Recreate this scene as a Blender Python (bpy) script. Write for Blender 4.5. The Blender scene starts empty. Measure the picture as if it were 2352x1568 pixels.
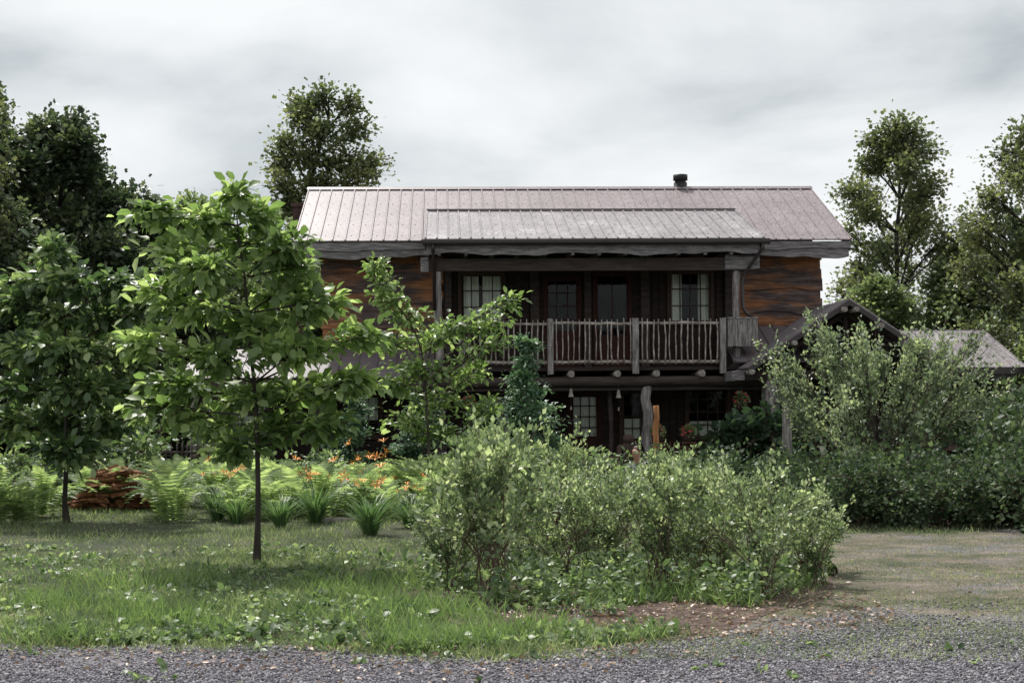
import bpy, math, random
import numpy as np
from mathutils import Vector, Matrix
random.seed(11)
rng = np.random.default_rng(11)
scene = bpy.context.scene
COL = scene.collection

# ------------------------------------------------------------------ helpers
def link(o, parent=None, **kw):
    COL.objects.link(o)
    if parent is not None: o.parent = parent
    for k, v in kw.items(): o[k] = v
    return o
def empty(name, loc=(0,0,0), rotz=0, parent=None, **kw):
    o = bpy.data.objects.new(name, None); o.location = loc; o.rotation_euler = (0,0,rotz)
    o.empty_display_size = .2
    return link(o, parent, **kw)
def np_mesh(name, V, F, mat, smooth=False):
    V = np.asarray(V, dtype=np.float32); F = np.asarray(F, dtype=np.int32)
    me = bpy.data.meshes.new(name)
    k = F.shape[1]
    me.vertices.add(len(V)); me.vertices.foreach_set('co', V.ravel())
    me.loops.add(F.size); me.loops.foreach_set('vertex_index', F.ravel())
    me.polygons.add(len(F))
    me.polygons.foreach_set('loop_start', np.arange(0, F.size, k, dtype=np.int32))
    if smooth: me.polygons.foreach_set('use_smooth', np.ones(len(F), dtype=bool))
    me.update(calc_edges=True); me.validate()
    if mat: me.materials.append(mat)
    return me
class MB:
    def __init__(s): s.v=[]; s.f=[]; s.sm=[]
    def hexa(s, p):
        n=len(s.v); s.v += [tuple(q) for q in p]
        for f in ((0,3,2,1),(4,5,6,7),(0,1,5,4),(1,2,6,5),(2,3,7,6),(3,0,4,7)):
            s.f.append(tuple(n+i for i in f)); s.sm.append(False)
    def box(s, x0,x1,y0,y1,z0,z1,j=0):
        r=lambda: random.uniform(-j,j)
        p=[(x0,y0,z0),(x1,y0,z0),(x1,y1,z0),(x0,y1,z0),(x0,y0,z1),(x1,y0,z1),(x1,y1,z1),(x0,y1,z1)]
        s.hexa([(a+r(),b+r(),c+r()) for a,b,c in p])
    def tube(s, pts, rad, n=8, cap=True, wob=0):
        pts=[Vector(p) for p in pts]
        if not isinstance(rad,(list,tuple)): rad=[rad]*len(pts)
        d=(pts[-1]-pts[0]).normalized()
        ref=Vector((0,0,1)) if abs(d.z)<.8 else Vector((1,0,0))
        base=len(s.v)
        for i,p in enumerate(pts):
            t=(pts[min(i+1,len(pts)-1)]-pts[max(i-1,0)]).normalized()
            a=t.cross(ref).normalized(); b=a.cross(t)
            for k in range(n):
                an=2*math.pi*k/n; rr=rad[i]*(1+random.uniform(-wob,wob))
                s.v.append(tuple(p+a*math.cos(an)*rr+b*math.sin(an)*rr))
        for i in range(len(pts)-1):
            for k in range(n):
                a0=base+i*n+k; a1=base+i*n+(k+1)%n
                s.f.append((a0,a1,a1+n,a0+n)); s.sm.append(True)
        if cap:
            s.f.append(tuple(base+k for k in range(n))[::-1]); s.sm.append(False)
            e=base+(len(pts)-1)*n
            s.f.append(tuple(e+k for k in range(n))); s.sm.append(False)
    def log(s,a,b,r0,r1,n=8,seg=5,wob=.06,bend=.02):
        a=Vector(a);b=Vector(b);pts=[];rad=[]
        for i in range(seg+1):
            t=i/seg; p=a.lerp(b,t)
            if 0<i<seg: p=p+Vector((random.uniform(-bend,bend),random.uniform(-bend,bend),random.uniform(-bend,bend)))
            pts.append(p); rad.append((r0+(r1-r0)*t)*(1+random.uniform(-.07,.07)))
        s.tube(pts,rad,n,True,wob)
    def mesh(s,name,mat):
        me=bpy.data.meshes.new(name); me.from_pydata(s.v,[],s.f); me.update()
        me.polygons.foreach_set('use_smooth',s.sm)
        if mat: me.materials.append(mat)
        return me
    def obj(s,name,mat,parent=None,**kw):
        return link(bpy.data.objects.new(name,s.mesh(name,mat)),parent,**kw)
def curtubes(C,R,sides=5):
    n,s_,_=C.shape
    T=np.gradient(C,axis=1); T/=np.linalg.norm(T,axis=2,keepdims=True)+1e-9
    d=C[:,-1]-C[:,0]; d/=np.linalg.norm(d,axis=1,keepdims=True)+1e-9
    ref=np.where(np.abs(d[:,2:3])<.8,np.array([[0,0,1.]]),np.array([[1.,0,0]]))[:,None,:]
    A=np.cross(T,np.broadcast_to(ref,T.shape)); A/=np.linalg.norm(A,axis=2,keepdims=True)+1e-9
    B=np.cross(A,T)
    an=np.arange(sides)*2*np.pi/sides
    V=C[:,:,None,:]+R[:,:,None,None]*(np.cos(an)[None,None,:,None]*A[:,:,None,:]+np.sin(an)[None,None,:,None]*B[:,:,None,:])
    idx=np.arange(n*s_*sides).reshape(n,s_,sides)
    a=idx[:,:-1,:]; b=np.roll(idx,-1,axis=2)[:,:-1,:]; c=np.roll(idx,-1,axis=2)[:,1:,:]; e=idx[:,1:,:]
    F=np.stack([a,b,c,e],axis=-1).reshape(-1,4)
    return V.reshape(-1,3),F
def join(parts):
    V=[];F=[];n=0
    for v,f in parts:
        V.append(v);F.append(f+n);n+=len(v)
    return np.concatenate(V),np.concatenate(F)
LEAF4=(np.array([[0,0,0],[.28,.45,.06],[0,1,-.08],[-.28,.45,.06]]),np.array([[0,1,2],[0,2,3]]))
LEAF7=(np.array([[0,0,0],[0,.5,-.02],[0,1,-.2],[.20,.22,.05],[.27,.62,.0],[-.20,.22,.05],[-.27,.62,.0]]),
       np.array([[0,3,1],[1,3,4],[1,4,2],[0,1,5],[1,6,5],[1,2,6]]))
MAPLE=(np.array([[0,0,0],[.45,.2,.05],[.25,.45,0],[.5,.75,.03],[0,1,-.06],[-.5,.75,.03],[-.25,.45,0],[-.45,.2,.05]]),
       np.array([[0,1,2],[2,3,4],[0,2,4],[0,4,6],[4,5,6],[0,6,7]]))
BLADE=(np.array([[-.5,0,0],[.5,0,0],[.4,.5,.03],[-.4,.5,.03],[0,1,-.1]]),np.array([[0,1,2],[0,2,3],[3,2,4]]))
def nrm(a): return a/(np.linalg.norm(a,axis=-1,keepdims=True)+1e-9)
def inst(tpl,pos,ydir,up,size,width=None):
    TV,TF=tpl; n=len(pos)
    y=nrm(ydir); x=nrm(np.cross(y,up)); z=np.cross(x,y)
    size=np.broadcast_to(np.asarray(size,dtype=float),(n,)); 
    w=size if width is None else np.broadcast_to(np.asarray(width,dtype=float),(n,))
    V=(pos[:,None,:]+TV[None,:,0:1]*x[:,None,:]*w[:,None,None]+TV[None,:,1:2]*y[:,None,:]*size[:,None,None]
       +TV[None,:,2:3]*z[:,None,:]*size[:,None,None])
    F=TF[None,:,:]+(np.arange(n)*len(TV))[:,None,None]
    return V.reshape(-1,3),F.reshape(-1,3)
def rdir(n,zb=0,zs=1):
    d=rng.normal(size=(n,3)); d[:,2]=d[:,2]*zs+zb; return nrm(d)

# ------------------------------------------------------------------ materials
def newmat(name):
    m=bpy.data.materials.new(name); m.use_nodes=True
    nt=m.node_tree; b=nt.nodes['Principled BSDF']; return m,nt,b,nt.nodes,nt.links
def ramp(N,cols):
    r=N.new('ShaderNodeValToRGB'); e=r.color_ramp.elements
    while len(e)<len(cols): e.new(.5)
    for i,(p,c) in enumerate(cols):
        e[i].position=p; e[i].color=(*c,1)
    return r
def noisemat(name,cols,scale=3,stretch=(1,1,1),rough=.85,bump=.3,detail=8,metal=0,spec=.3,fine=None,dist=.02,distort=0):
    m,nt,b,N,L=newmat(name)
    tc=N.new('ShaderNodeTexCoord'); mp=N.new('ShaderNodeMapping'); mp.inputs['Scale'].default_value=stretch
    L.new(tc.outputs['Object'],mp.inputs['Vector'])
    nz=N.new('ShaderNodeTexNoise'); nz.inputs['Scale'].default_value=scale; nz.inputs['Detail'].default_value=detail
    nz.inputs['Roughness'].default_value=.65; nz.inputs['Distortion'].default_value=distort
    L.new(mp.outputs[0],nz.inputs['Vector'])
    r=ramp(N,cols); L.new(nz.outputs[0],r.inputs[0]); out=r.outputs[0]
    if fine:
        n2=N.new('ShaderNodeTexNoise'); n2.inputs['Scale'].default_value=fine; n2.inputs['Detail'].default_value=4
        L.new(mp.outputs[0],n2.inputs['Vector'])
        r2=ramp(N,[(.3,(.55,.55,.55)),(.7,(1.3,1.3,1.3))]); L.new(n2.outputs[0],r2.inputs[0])
        mx=N.new('ShaderNodeMixRGB'); mx.blend_type='MULTIPLY'; mx.inputs[0].default_value=1
        L.new(out,mx.inputs[1]); L.new(r2.outputs[0],mx.inputs[2]); out=mx.outputs[0]
    L.new(out,b.inputs['Base Color'])
    bp=N.new('ShaderNodeBump'); bp.inputs['Strength'].default_value=bump; bp.inputs['Distance'].default_value=dist
    L.new(nz.outputs[0],bp.inputs['Height']); L.new(bp.outputs[0],b.inputs['Normal'])
    b.inputs['Roughness'].default_value=rough; b.inputs['Metallic'].default_value=metal
    b.inputs['Specular IOR Level'].default_value=spec
    return m
def leafmat(name,dark,light,trans=.35,rough=.45,tint=None,nscale=1.5,spec=.5):
    m,nt,b,N,L=newmat(name)
    g=N.new('ShaderNodeNewGeometry'); r=ramp(N,[(0,dark),(.68,light),(1,tint or light)])
    tc=N.new('ShaderNodeTexCoord'); nz=N.new('ShaderNodeTexNoise'); nz.inputs['Scale'].default_value=nscale
    L.new(tc.outputs['Object'],nz.inputs['Vector'])
    a=N.new('ShaderNodeMath'); a.operation='MULTIPLY_ADD'; a.inputs[1].default_value=.7
    L.new(g.outputs['Random Per Island'],a.inputs[0])
    mm=N.new('ShaderNodeMath'); mm.operation='MULTIPLY_ADD'; mm.inputs[1].default_value=1.5; mm.inputs[2].default_value=-.5
    L.new(nz.outputs[0],mm.inputs[0]); L.new(mm.outputs[0],a.inputs[2])
    L.new(a.outputs[0],r.inputs[0]); L.new(r.outputs[0],b.inputs['Base Color'])
    b.inputs['Roughness'].default_value=rough; b.inputs['Specular IOR Level'].default_value=spec
    t=N.new('ShaderNodeBsdfTranslucent')
    mx=N.new('ShaderNodeMixRGB'); mx.blend_type='MULTIPLY'; mx.inputs[0].default_value=1; mx.inputs[2].default_value=(1.9,2.0,1.25,1)
    L.new(r.outputs[0],mx.inputs[1]); L.new(mx.outputs[0],t.inputs['Color'])
    ms=N.new('ShaderNodeMixShader'); ms.inputs[0].default_value=trans
    L.new(b.outputs[0],ms.inputs[1]); L.new(t.outputs[0],ms.inputs[2])
    L.new(ms.outputs[0],N['Material Output'].inputs['Surface'])
    return m
M_dark=noisemat('dark_wood',[(.3,(.010,.007,.006)),(.7,(.038,.024,.020))],3,(1,1,6),bump=.5)
M_dark2=noisemat('dark_beam_wood',[(.3,(.02,.015,.013)),(.7,(.075,.057,.052))],3,(.6,3,6),bump=.6)
M_grey=noisemat('weathered_wood',[(.3,(.07,.062,.065)),(.5,(.20,.185,.19)),(.72,(.38,.355,.36))],2.5,(1.2,6,10),bump=.6,fine=25)
M_greyv=noisemat('weathered_upright_wood',[(.3,(.07,.064,.062)),(.5,(.22,.20,.195)),(.72,(.46,.43,.41))],3,(8,8,1),bump=.6,fine=15)
M_stick=noisemat('stick_wood',[(.3,(.09,.065,.055)),(.5,(.28,.235,.21)),(.72,(.55,.50,.47))],6,(1,1,1),bump=.4)
M_peel=noisemat('peeled_log_wood',[(.3,(.10,.04,.018)),(.5,(.34,.15,.06)),(.75,(.5,.3,.15))],3,(8,8,1),bump=.5)
M_red2=noisemat('reddish_wood',[(.3,(.03,.014,.010)),(.7,(.15,.065,.04))],4,(4,4,1),bump=.3)
M_end=noisemat('log_end_wood',[(.3,(.14,.12,.11)),(.7,(.38,.34,.31))],10,bump=.3)
def sidingmat():
    m,nt,b,N,L=newmat('siding_wood')
    tc=N.new('ShaderNodeTexCoord')
    mp=N.new('ShaderNodeMapping'); mp.inputs['Scale'].default_value=(.9,4,9); L.new(tc.outputs['Object'],mp.inputs[0])
    n1=N.new('ShaderNodeTexNoise'); n1.inputs['Scale'].default_value=2.2; n1.inputs['Detail'].default_value=9; n1.inputs['Roughness'].default_value=.7; n1.inputs['Distortion'].default_value=.8
    L.new(mp.outputs[0],n1.inputs[0])
    r1=ramp(N,[(.28,(.014,.009,.009)),(.5,(.068,.044,.040)),(.75,(.22,.17,.16))]); L.new(n1.outputs[0],r1.inputs[0])
    r3=ramp(N,[(.28,(.04,.014,.007)),(.5,(.26,.10,.035)),(.75,(.5,.26,.12))]); L.new(n1.outputs[0],r3.inputs[0])
    mp2=N.new('ShaderNodeMapping'); mp2.inputs['Scale'].default_value=(.55,1,2.6); L.new(tc.outputs['Object'],mp2.inputs[0])
    n2=N.new('ShaderNodeTexNoise'); n2.inputs['Scale'].default_value=1.3; n2.inputs['Detail'].default_value=3; L.new(mp2.outputs[0],n2.inputs[0])
    r2=ramp(N,[(.45,(0,0,0)),(.60,(1,1,1))]); L.new(n2.outputs[0],r2.inputs[0])
    mx=N.new('ShaderNodeMixRGB'); L.new(r2.outputs[0],mx.inputs[0]); L.new(r1.outputs[0],mx.inputs[1]); L.new(r3.outputs[0],mx.inputs[2])
    L.new(mx.outputs[0],b.inputs['Base Color']); b.inputs['Roughness'].default_value=.75
    bp=N.new('ShaderNodeBump'); bp.inputs['Strength'].default_value=.7; bp.inputs['Distance'].default_value=.02
    L.new(n1.outputs[0],bp.inputs['Height']); L.new(bp.outputs[0],b.inputs['Normal'])
    return m
M_siding=sidingmat()
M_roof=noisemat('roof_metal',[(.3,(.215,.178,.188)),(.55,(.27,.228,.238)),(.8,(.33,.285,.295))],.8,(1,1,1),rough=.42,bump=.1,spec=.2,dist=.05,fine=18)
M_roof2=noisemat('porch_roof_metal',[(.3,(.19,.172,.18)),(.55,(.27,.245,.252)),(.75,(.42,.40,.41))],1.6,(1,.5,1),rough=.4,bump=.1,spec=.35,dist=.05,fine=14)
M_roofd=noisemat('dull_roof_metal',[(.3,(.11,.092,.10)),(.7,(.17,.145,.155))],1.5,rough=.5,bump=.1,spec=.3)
M_gut=noisemat('gutter_metal',[(.3,(.022,.015,.016)),(.7,(.04,.028,.028))],2,rough=.4,bump=.05,spec=.5)
M_black=noisemat('black_metal',[(.3,(.012,.012,.013)),(.7,(.03,.03,.03))],4,rough=.5,bump=.1)
M_brick=noisemat('brick',[(.3,(.05,.03,.027)),(.7,(.10,.06,.055))],8,rough=.9,bump=.4)
M_curt=noisemat('curtain_cloth',[(.3,(.55,.56,.50)),(.7,(.8,.8,.74))],3,(1,1,.3),rough=.9,bump=.1)
M_frame=noisemat('window_frame_wood',[(.3,(.03,.02,.016)),(.7,(.08,.05,.04))],5,(1,1,5),bump=.3)
M_framer=noisemat('door_frame_wood',[(.3,(.02,.009,.008)),(.7,(.06,.02,.016))],5,(1,1,5),bump=.3)
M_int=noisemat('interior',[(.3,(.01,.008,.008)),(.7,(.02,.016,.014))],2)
def glassmat():
    m,nt,b,N,L=newmat('window_glass')
    t=N.new('ShaderNodeBsdfTransparent'); t.inputs[0].default_value=(.9,.93,.91,1)
    g=N.new('ShaderNodeBsdfGlossy'); g.inputs['Roughness'].default_value=.05; g.inputs[0].default_value=(.8,.85,.85,1)
    nz=N.new('ShaderNodeTexNoise'); nz.inputs['Scale'].default_value=1.5
    bp=N.new('ShaderNodeBump'); bp.inputs['Strength'].default_value=.1; L.new(nz.outputs[0],bp.inputs['Height']); L.new(bp.outputs[0],g.inputs['Normal'])
    ms=N.new('ShaderNodeMixShader'); ms.inputs[0].default_value=.022
    L.new(t.outputs[0],ms.inputs[1]); L.new(g.outputs[0],ms.inputs[2]); L.new(ms.outputs[0],N['Material Output'].inputs['Surface'])
    return m
M_glass=glassmat()
M_bark=noisemat('bark',[(.3,(.03,.024,.02)),(.55,(.085,.07,.06)),(.75,(.15,.13,.115))],8,(1,1,.4),bump=.7)
M_barkd=noisemat('dark_bark',[(.3,(.015,.012,.01)),(.7,(.06,.05,.042))],6,(1,1,.4),bump=.6)
M_stem=noisemat('stem_bark',[(.3,(.05,.03,.022)),(.7,(.18,.13,.10))],10,bump=.4)
M_mag=leafmat('magnolia_leaf',(.04,.07,.024),(.16,.235,.09),trans=.48,tint=(.40,.47,.25),rough=.40,nscale=1.2)
M_magd=leafmat('magnolia_dark_leaf',(.022,.046,.02),(.10,.155,.072),trans=.4,tint=(.34,.41,.21),rough=.42,nscale=1.2)
M_maple=leafmat('maple_leaf',(.038,.055,.030),(.12,.145,.075),trans=.35,tint=(.24,.25,.13),nscale=.6)
M_bgl=leafmat('forest_leaf',(.014,.026,.017),(.055,.08,.045),trans=.3,tint=(.16,.19,.11),nscale=.5)
M_bgl2=leafmat('light_forest_leaf',(.035,.058,.033),(.14,.18,.095),trans=.38,tint=(.29,.33,.18),nscale=.5)
M_dog=leafmat('dogwood_leaf',(.035,.08,.05),(.115,.195,.13),trans=.35,tint=(.21,.31,.2))
M_blue=leafmat('blueberry_leaf',(.035,.06,.032),(.18,.235,.135),trans=.38,tint=(.48,.53,.36),rough=.4,nscale=3)
M_olive=leafmat('olive_leaf',(.06,.085,.055),(.21,.265,.175),trans=.36,tint=(.44,.48,.34),rough=.42,nscale=2)
M_hedge=leafmat('hedge_leaf',(.014,.032,.018),(.065,.10,.052),trans=.25,tint=(.17,.22,.125),spec=.25,rough=.55)
M_vine=leafmat('vine_leaf',(.014,.034,.018),(.05,.085,.05),trans=.25,spec=.3)
M_fern=leafmat('fern_leaf',(.07,.12,.055),(.25,.32,.165),trans=.45,tint=(.44,.50,.29))
M_lily=leafmat('daylily_leaf',(.035,.078,.035),(.13,.21,.09),trans=.35)
M_grass=leafmat('grass_blade',(.028,.05,.024),(.14,.185,.092),trans=.4,tint=(.38,.41,.25),nscale=1.3)
M_tall=leafmat('tall_grass_blade',(.04,.08,.03),(.16,.23,.095),trans=.4,nscale=2)
M_weed=leafmat('weed_leaf',(.03,.06,.028),(.13,.19,.09),trans=.35,tint=(.33,.40,.22),nscale=2)
M_orange=noisemat('orange_petal',[(.3,(.80,.27,.05)),(.7,(.92,.46,.12))],8,rough=.6,bump=.1)
M_red=noisemat('red_petal',[(.3,(.40,.02,.04)),(.7,(.65,.06,.10))],8,rough=.6,bump=.1)
M_dry=leafmat('dry_leaf',(.10,.055,.037),(.28,.18,.13),trans=.1,tint=(.45,.34,.26))
M_fire=noisemat('split_firewood',[(.3,(.04,.018,.012)),(.5,(.21,.085,.04)),(.75,(.5,.27,.15))],4,(1,5,5),bump=.5)
M_stone=noisemat('stone',[(.3,(.2,.18,.17)),(.7,(.42,.38,.36))],5,bump=.4)

# ------------------------------------------------------------------ ground
def wav(x,y,s=1.0):
    return (np.sin(x*1.7*s+1.3*np.sin(y*1.1*s))+np.sin(y*2.3*s+1.7*np.sin(x*.9*s+2))+np.sin((x+y)*3.1*s+.7)*.6+np.sin((x*.8-y*1.3)*5.3*s)*.4)/3
BX=np.array([-40,-6,-2.5,-.8,.4,1.0,1.6,2.2,2.9,3.4,3.8,4.3,40]); BY=np.array([10.9,10.7,10.3,9.95,10.05,10.35,11.0,12.0,13.2,15.2,18.6,19.2,18.3])
def yb(x): return np.interp(x,BX,BY)
def groundmat():
    m,nt,b,N,L=newmat('lawn_soil')
    tc=N.new('ShaderNodeTexCoord')
    n1=N.new('ShaderNodeTexNoise'); n1.inputs['Scale'].default_value=.9; n1.inputs['Detail'].default_value=8; n1.inputs['Roughness'].default_value=.7; L.new(tc.outputs['Object'],n1.inputs[0])
    n2=N.new('ShaderNodeTexNoise'); n2.inputs['Scale'].default_value=30; n2.inputs['Detail'].default_value=6; L.new(tc.outputs['Object'],n2.inputs[0])
    r=ramp(N,[(.35,(.03,.038,.02)),(.55,(.06,.068,.036)),(.72,(.14,.115,.08))]); L.new(n1.outputs[0],r.inputs[0])
    r2=ramp(N,[(.3,(.4,.4,.4)),(.7,(1.4,1.4,1.4))]); L.new(n2.outputs[0],r2.inputs[0])
    mx=N.new('ShaderNodeMixRGB'); mx.blend_type='MULTIPLY'; mx.inputs[0].default_value=1
    L.new(r.outputs[0],mx.inputs[1]); L.new(r2.outputs[0],mx.inputs[2]); L.new(mx.outputs[0],b.inputs['Base Color'])
    b.inputs['Roughness'].default_value=1
    bp=N.new('ShaderNodeBump'); bp.inputs['Strength'].default_value=.8; bp.inputs['Distance'].default_value=.04; L.new(n2.outputs[0],bp.inputs['Height']); L.new(bp.outputs[0],b.inputs['Normal'])
    return m
def drivemat():
    m,nt,b,N,L=newmat('gravel_and_dirt')
    tc=N.new('ShaderNodeTexCoord'); sx=N.new('ShaderNodeSeparateXYZ'); L.new(tc.outputs['Object'],sx.inputs[0])
    def noise(s,d=6,ro=.6):
        n=N.new('ShaderNodeTexNoise'); n.inputs['Scale'].default_value=s; n.inputs['Detail'].default_value=d; n.inputs['Roughness'].default_value=ro
        L.new(tc.outputs['Object'],n.inputs[0]); return n
    vo=N.new('ShaderNodeTexVoronoi'); vo.inputs['Scale'].default_value=60; L.new(tc.outputs['Object'],vo.inputs['Vector'])
    rg=ramp(N,[(0,(.045,.042,.05)),(.5,(.14,.132,.152)),(1,(.32,.305,.335))])
    sp=N.new('ShaderNodeSeparateColor'); L.new(vo.outputs['Color'],sp.inputs[0]); L.new(sp.outputs[0],rg.inputs[0])
    n1=noise(1.6,9,.75); rs=ramp(N,[(.36,(.055,.062,.035)),(.47,(.11,.10,.065)),(.57,(.19,.15,.115)),(.69,(.34,.27,.225))]); L.new(n1.outputs[0],rs.inputs[0])
    n2=noise(1.1,7,.7)
    a0=N.new('ShaderNodeMath'); a0.operation='MULTIPLY_ADD'; a0.inputs[1].default_value=-1.0; a0.inputs[2].default_value=10.9; L.new(sx.outputs[1],a0.inputs[0])
    a=N.new('ShaderNodeMath'); a.operation='MAXIMUM'; a.inputs[1].default_value=-1.35; L.new(a0.outputs[0],a.inputs[0])
    xm=N.new('ShaderNodeMath'); xm.operation='MAXIMUM'; xm.inputs[1].default_value=0; L.new(sx.outputs[0],xm.inputs[0])
    c=N.new('ShaderNodeMath'); c.operation='MULTIPLY_ADD'; c.inputs[1].default_value=.18; L.new(xm.outputs[0],c.inputs[0]); L.new(a.outputs[0],c.inputs[2])
    d=N.new('ShaderNodeMath'); d.operation='MULTIPLY_ADD'; d.inputs[1].default_value=7; L.new(n2.outputs[0],d.inputs[0]); L.new(c.outputs[0],d.inputs[2])
    mr=N.new('ShaderNodeMapRange'); mr.inputs[1].default_value=2.9; mr.inputs[2].default_value=4.4; L.new(d.outputs[0],mr.inputs[0])
    mx=N.new('ShaderNodeMixRGB'); L.new(mr.outputs[0],mx.inputs[0]); L.new(rs.outputs[0],mx.inputs[1]); L.new(rg.outputs[0],mx.inputs[2])
    n3=noise(60,5); r3=ramp(N,[(.3,(.4,.4,.4)),(.7,(1.4,1.4,1.4))]); L.new(n3.outputs[0],r3.inputs[0])
    m2=N.new('ShaderNodeMixRGB'); m2.blend_type='MULTIPLY'; m2.inputs[0].default_value=1; L.new(mx.outputs[0],m2.inputs[1]); L.new(r3.outputs[0],m2.inputs[2])
    L.new(m2.outputs[0],b.inputs['Base Color']); b.inputs['Roughness'].default_value=.95
    bp=N.new('ShaderNodeBump'); bp.inputs['Strength'].default_value=.9; bp.inputs['Distance'].default_value=.02; L.new(n3.outputs[0],bp.inputs['Height'])
    bp2=N.new('ShaderNodeBump'); bp2.inputs['Strength'].default_value=.6; bp2.inputs['Distance'].default_value=.012; bp2.invert=True
    L.new(vo.outputs['Distance'],bp2.inputs['Height']); L.new(bp.outputs[0],bp2.inputs['Normal']); L.new(bp2.outputs[0],b.inputs['Normal'])
    return m
g=MB(); S=600; g.v=[(-S,-S,0),(S,-S,0),(S,S,0),(-S,S,0)]; g.f=[(0,1,2,3)]; g.sm=[False]
g.obj('ground',groundmat(),kind='structure',label='green lawn and soil around the cabin')
xs=np.concatenate([np.linspace(-40,-8,20,endpoint=False),np.linspace(-8,8,260),np.linspace(8.1,40,20)])
top=yb(xs)+.35*wav(xs,xs*0+3,1.3)+.12*wav(xs,xs*0,4)+.05*rng.normal(size=len(xs))
V=np.concatenate([np.stack([xs,np.full_like(xs,-8),np.full_like(xs,.004)],1),np.stack([xs,top,np.full_like(xs,.004)],1)])
n=len(xs); F=np.array([[i,i+1,n+i+1,n+i] for i in range(n-1)])
link(bpy.data.objects.new('driveway',np_mesh('driveway',V,F,drivemat())),kind='structure',label='grey gravel drive fading into sandy dirt')
M_mulch=noisemat('mulch_soil',[(.3,(.03,.021,.018)),(.5,(.085,.057,.048)),(.72,(.21,.15,.13))],9,rough=1,bump=1,fine=50)
an=np.linspace(0,2*np.pi,90,endpoint=False)
bx=1.25+2.25*np.cos(an)*(1+.06*np.sin(5*an)); by=12.9+2.4*np.sin(an)*(1+.08*np.sin(3*an+1)); 
by=np.maximum(by,yb(bx)-.25+.1*np.sin(9*an))
V=np.concatenate([[[1.3,13.2,.009]],np.stack([bx,by,np.full(90,.009)],1)]); F=np.array([[0,1+i,1+(i+1)%90] for i in range(90)])
link(bpy.data.objects.new('mulch_bed',np_mesh('mulch_bed',V,F,M_mulch)),kind='structure',label='brown mulch bed under the bushes')

def pts_screen(n,y0,y1,xw=.40):
    y=1/rng.uniform(1/y1,1/y0,n); x=rng.uniform(-1,1,n)*xw*y; return x,y
OCT=(np.array([[1,0,0],[0,1,0],[-1,0,0],[0,-1,0],[0,0,.7],[0,0,-.7]],dtype=float),np.array([[0,1,4],[1,2,4],[2,3,4],[3,0,4],[1,0,5],[2,1,5],[3,2,5],[0,3,5]]))
x,y=pts_screen(90000,8.2,12.8)
keep=(y<yb(x)+.25*wav(x,y*0+3,1.3)-.05)&((y<10.3+.22*np.maximum(x,0)+rng.normal(size=len(x))*.55+1.2*wav(x,y*1.5,1.5)))
x=x[keep];y=y[keep];n=len(x)
sz=rng.gamma(3,.0019,n)+.003
pos=np.stack([x,y,sz*.25+.004],1)
V,F=inst(OCT,pos,rdir(n,0,.3),rdir(n,1.5,.5),sz*rng.uniform(.7,1.1,n),sz)
m_st,nt,b,N,L=newmat('gravel_stone'); gg=N.new('ShaderNodeNewGeometry'); r=ramp(N,[(0,(.045,.042,.05)),(.6,(.165,.155,.175)),(1,(.40,.385,.41))])
L.new(gg.outputs['Random Per Island'],r.inputs[0]); L.new(r.outputs[0],b.inputs['Base Color']); b.inputs['Roughness'].default_value=.9
link(bpy.data.objects.new('gravel',np_mesh('gravel',V,F,m_st)),kind='stuff',label='loose grey gravel stones',category='gravel')

def blades(n,y0,y1,mask,h,wd,name,mat,lean=.5,xw=.40,label=''):
    x,y=pts_screen(n,y0,y1,xw); k=mask(x,y); x=x[k];y=y[k];n=len(x)
    pos=np.stack([x,y,np.zeros(n)],1)
    d=rdir(n,0,1)*lean; d[:,2]=1
    hh=h(x,y)*rng.uniform(.4,1.4,n)
    V,F=inst(BLADE,pos,d,rdir(n,.2),hh,np.maximum(wd,y*.00035)*rng.uniform(.6,1.3,n))
    return link(bpy.data.objects.new(name,np_mesh(name,V,F,mat)),kind='stuff',label=label,category='grass')
def bare(x,y): return ((x-1.55)/1.0)**2+((y-11.5)/.85)**2<.85+.9*wav(x*3,y*3,1)
def lawnmask(x,y):
    e=yb(x)+.35*wav(x,y*0+3,1.3)
    bed=((x-1.3)/2.1)**2+((y-13)/2.0)**2<1
    p=rng.uniform(size=len(x))
    dens=.55+.7*wav(x,y,.9)+.3*wav(x,y,3.1)
    return (y>e+rng.normal(size=len(x))*.22)&(p<dens+.25)&(~bed|(p<.12))&(~bare(x,y)|(p<.04))
blades(280000,9.5,34,lawnmask,lambda x,y:.065+.055*np.clip(wav(x+4,y,.7)+.5*wav(x,y,3),-.9,1.2),.006,'lawn_grass',M_grass,1.0,label='short uneven lawn grass')
blades(46000,9.5,15,lambda x,y:(y>yb(x)+.02)&(wav(x*1.3+2,y*1.3,1.1)+.5*wav(x,y,3.3)+rng.normal(size=len(x))*.12>.22)&(x<3.6)&~bare(x,y),lambda x,y:.21+0*x,.009,'tall_grass',M_tall,.9,label='tufts of longer grass at the drive edge')
blades(150000,9,19.5,lambda x,y:(y<yb(x)+.3)&(x>-.2)&(y>9.7-.1*x)&(wav(x+1,y*1.5,.8)+rng.normal(size=len(x))*.5>-.2),lambda x,y:.028+0*x,.006,'drive_grass',M_grass,1.0,label='thin patchy grass on the dirt drive')
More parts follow.
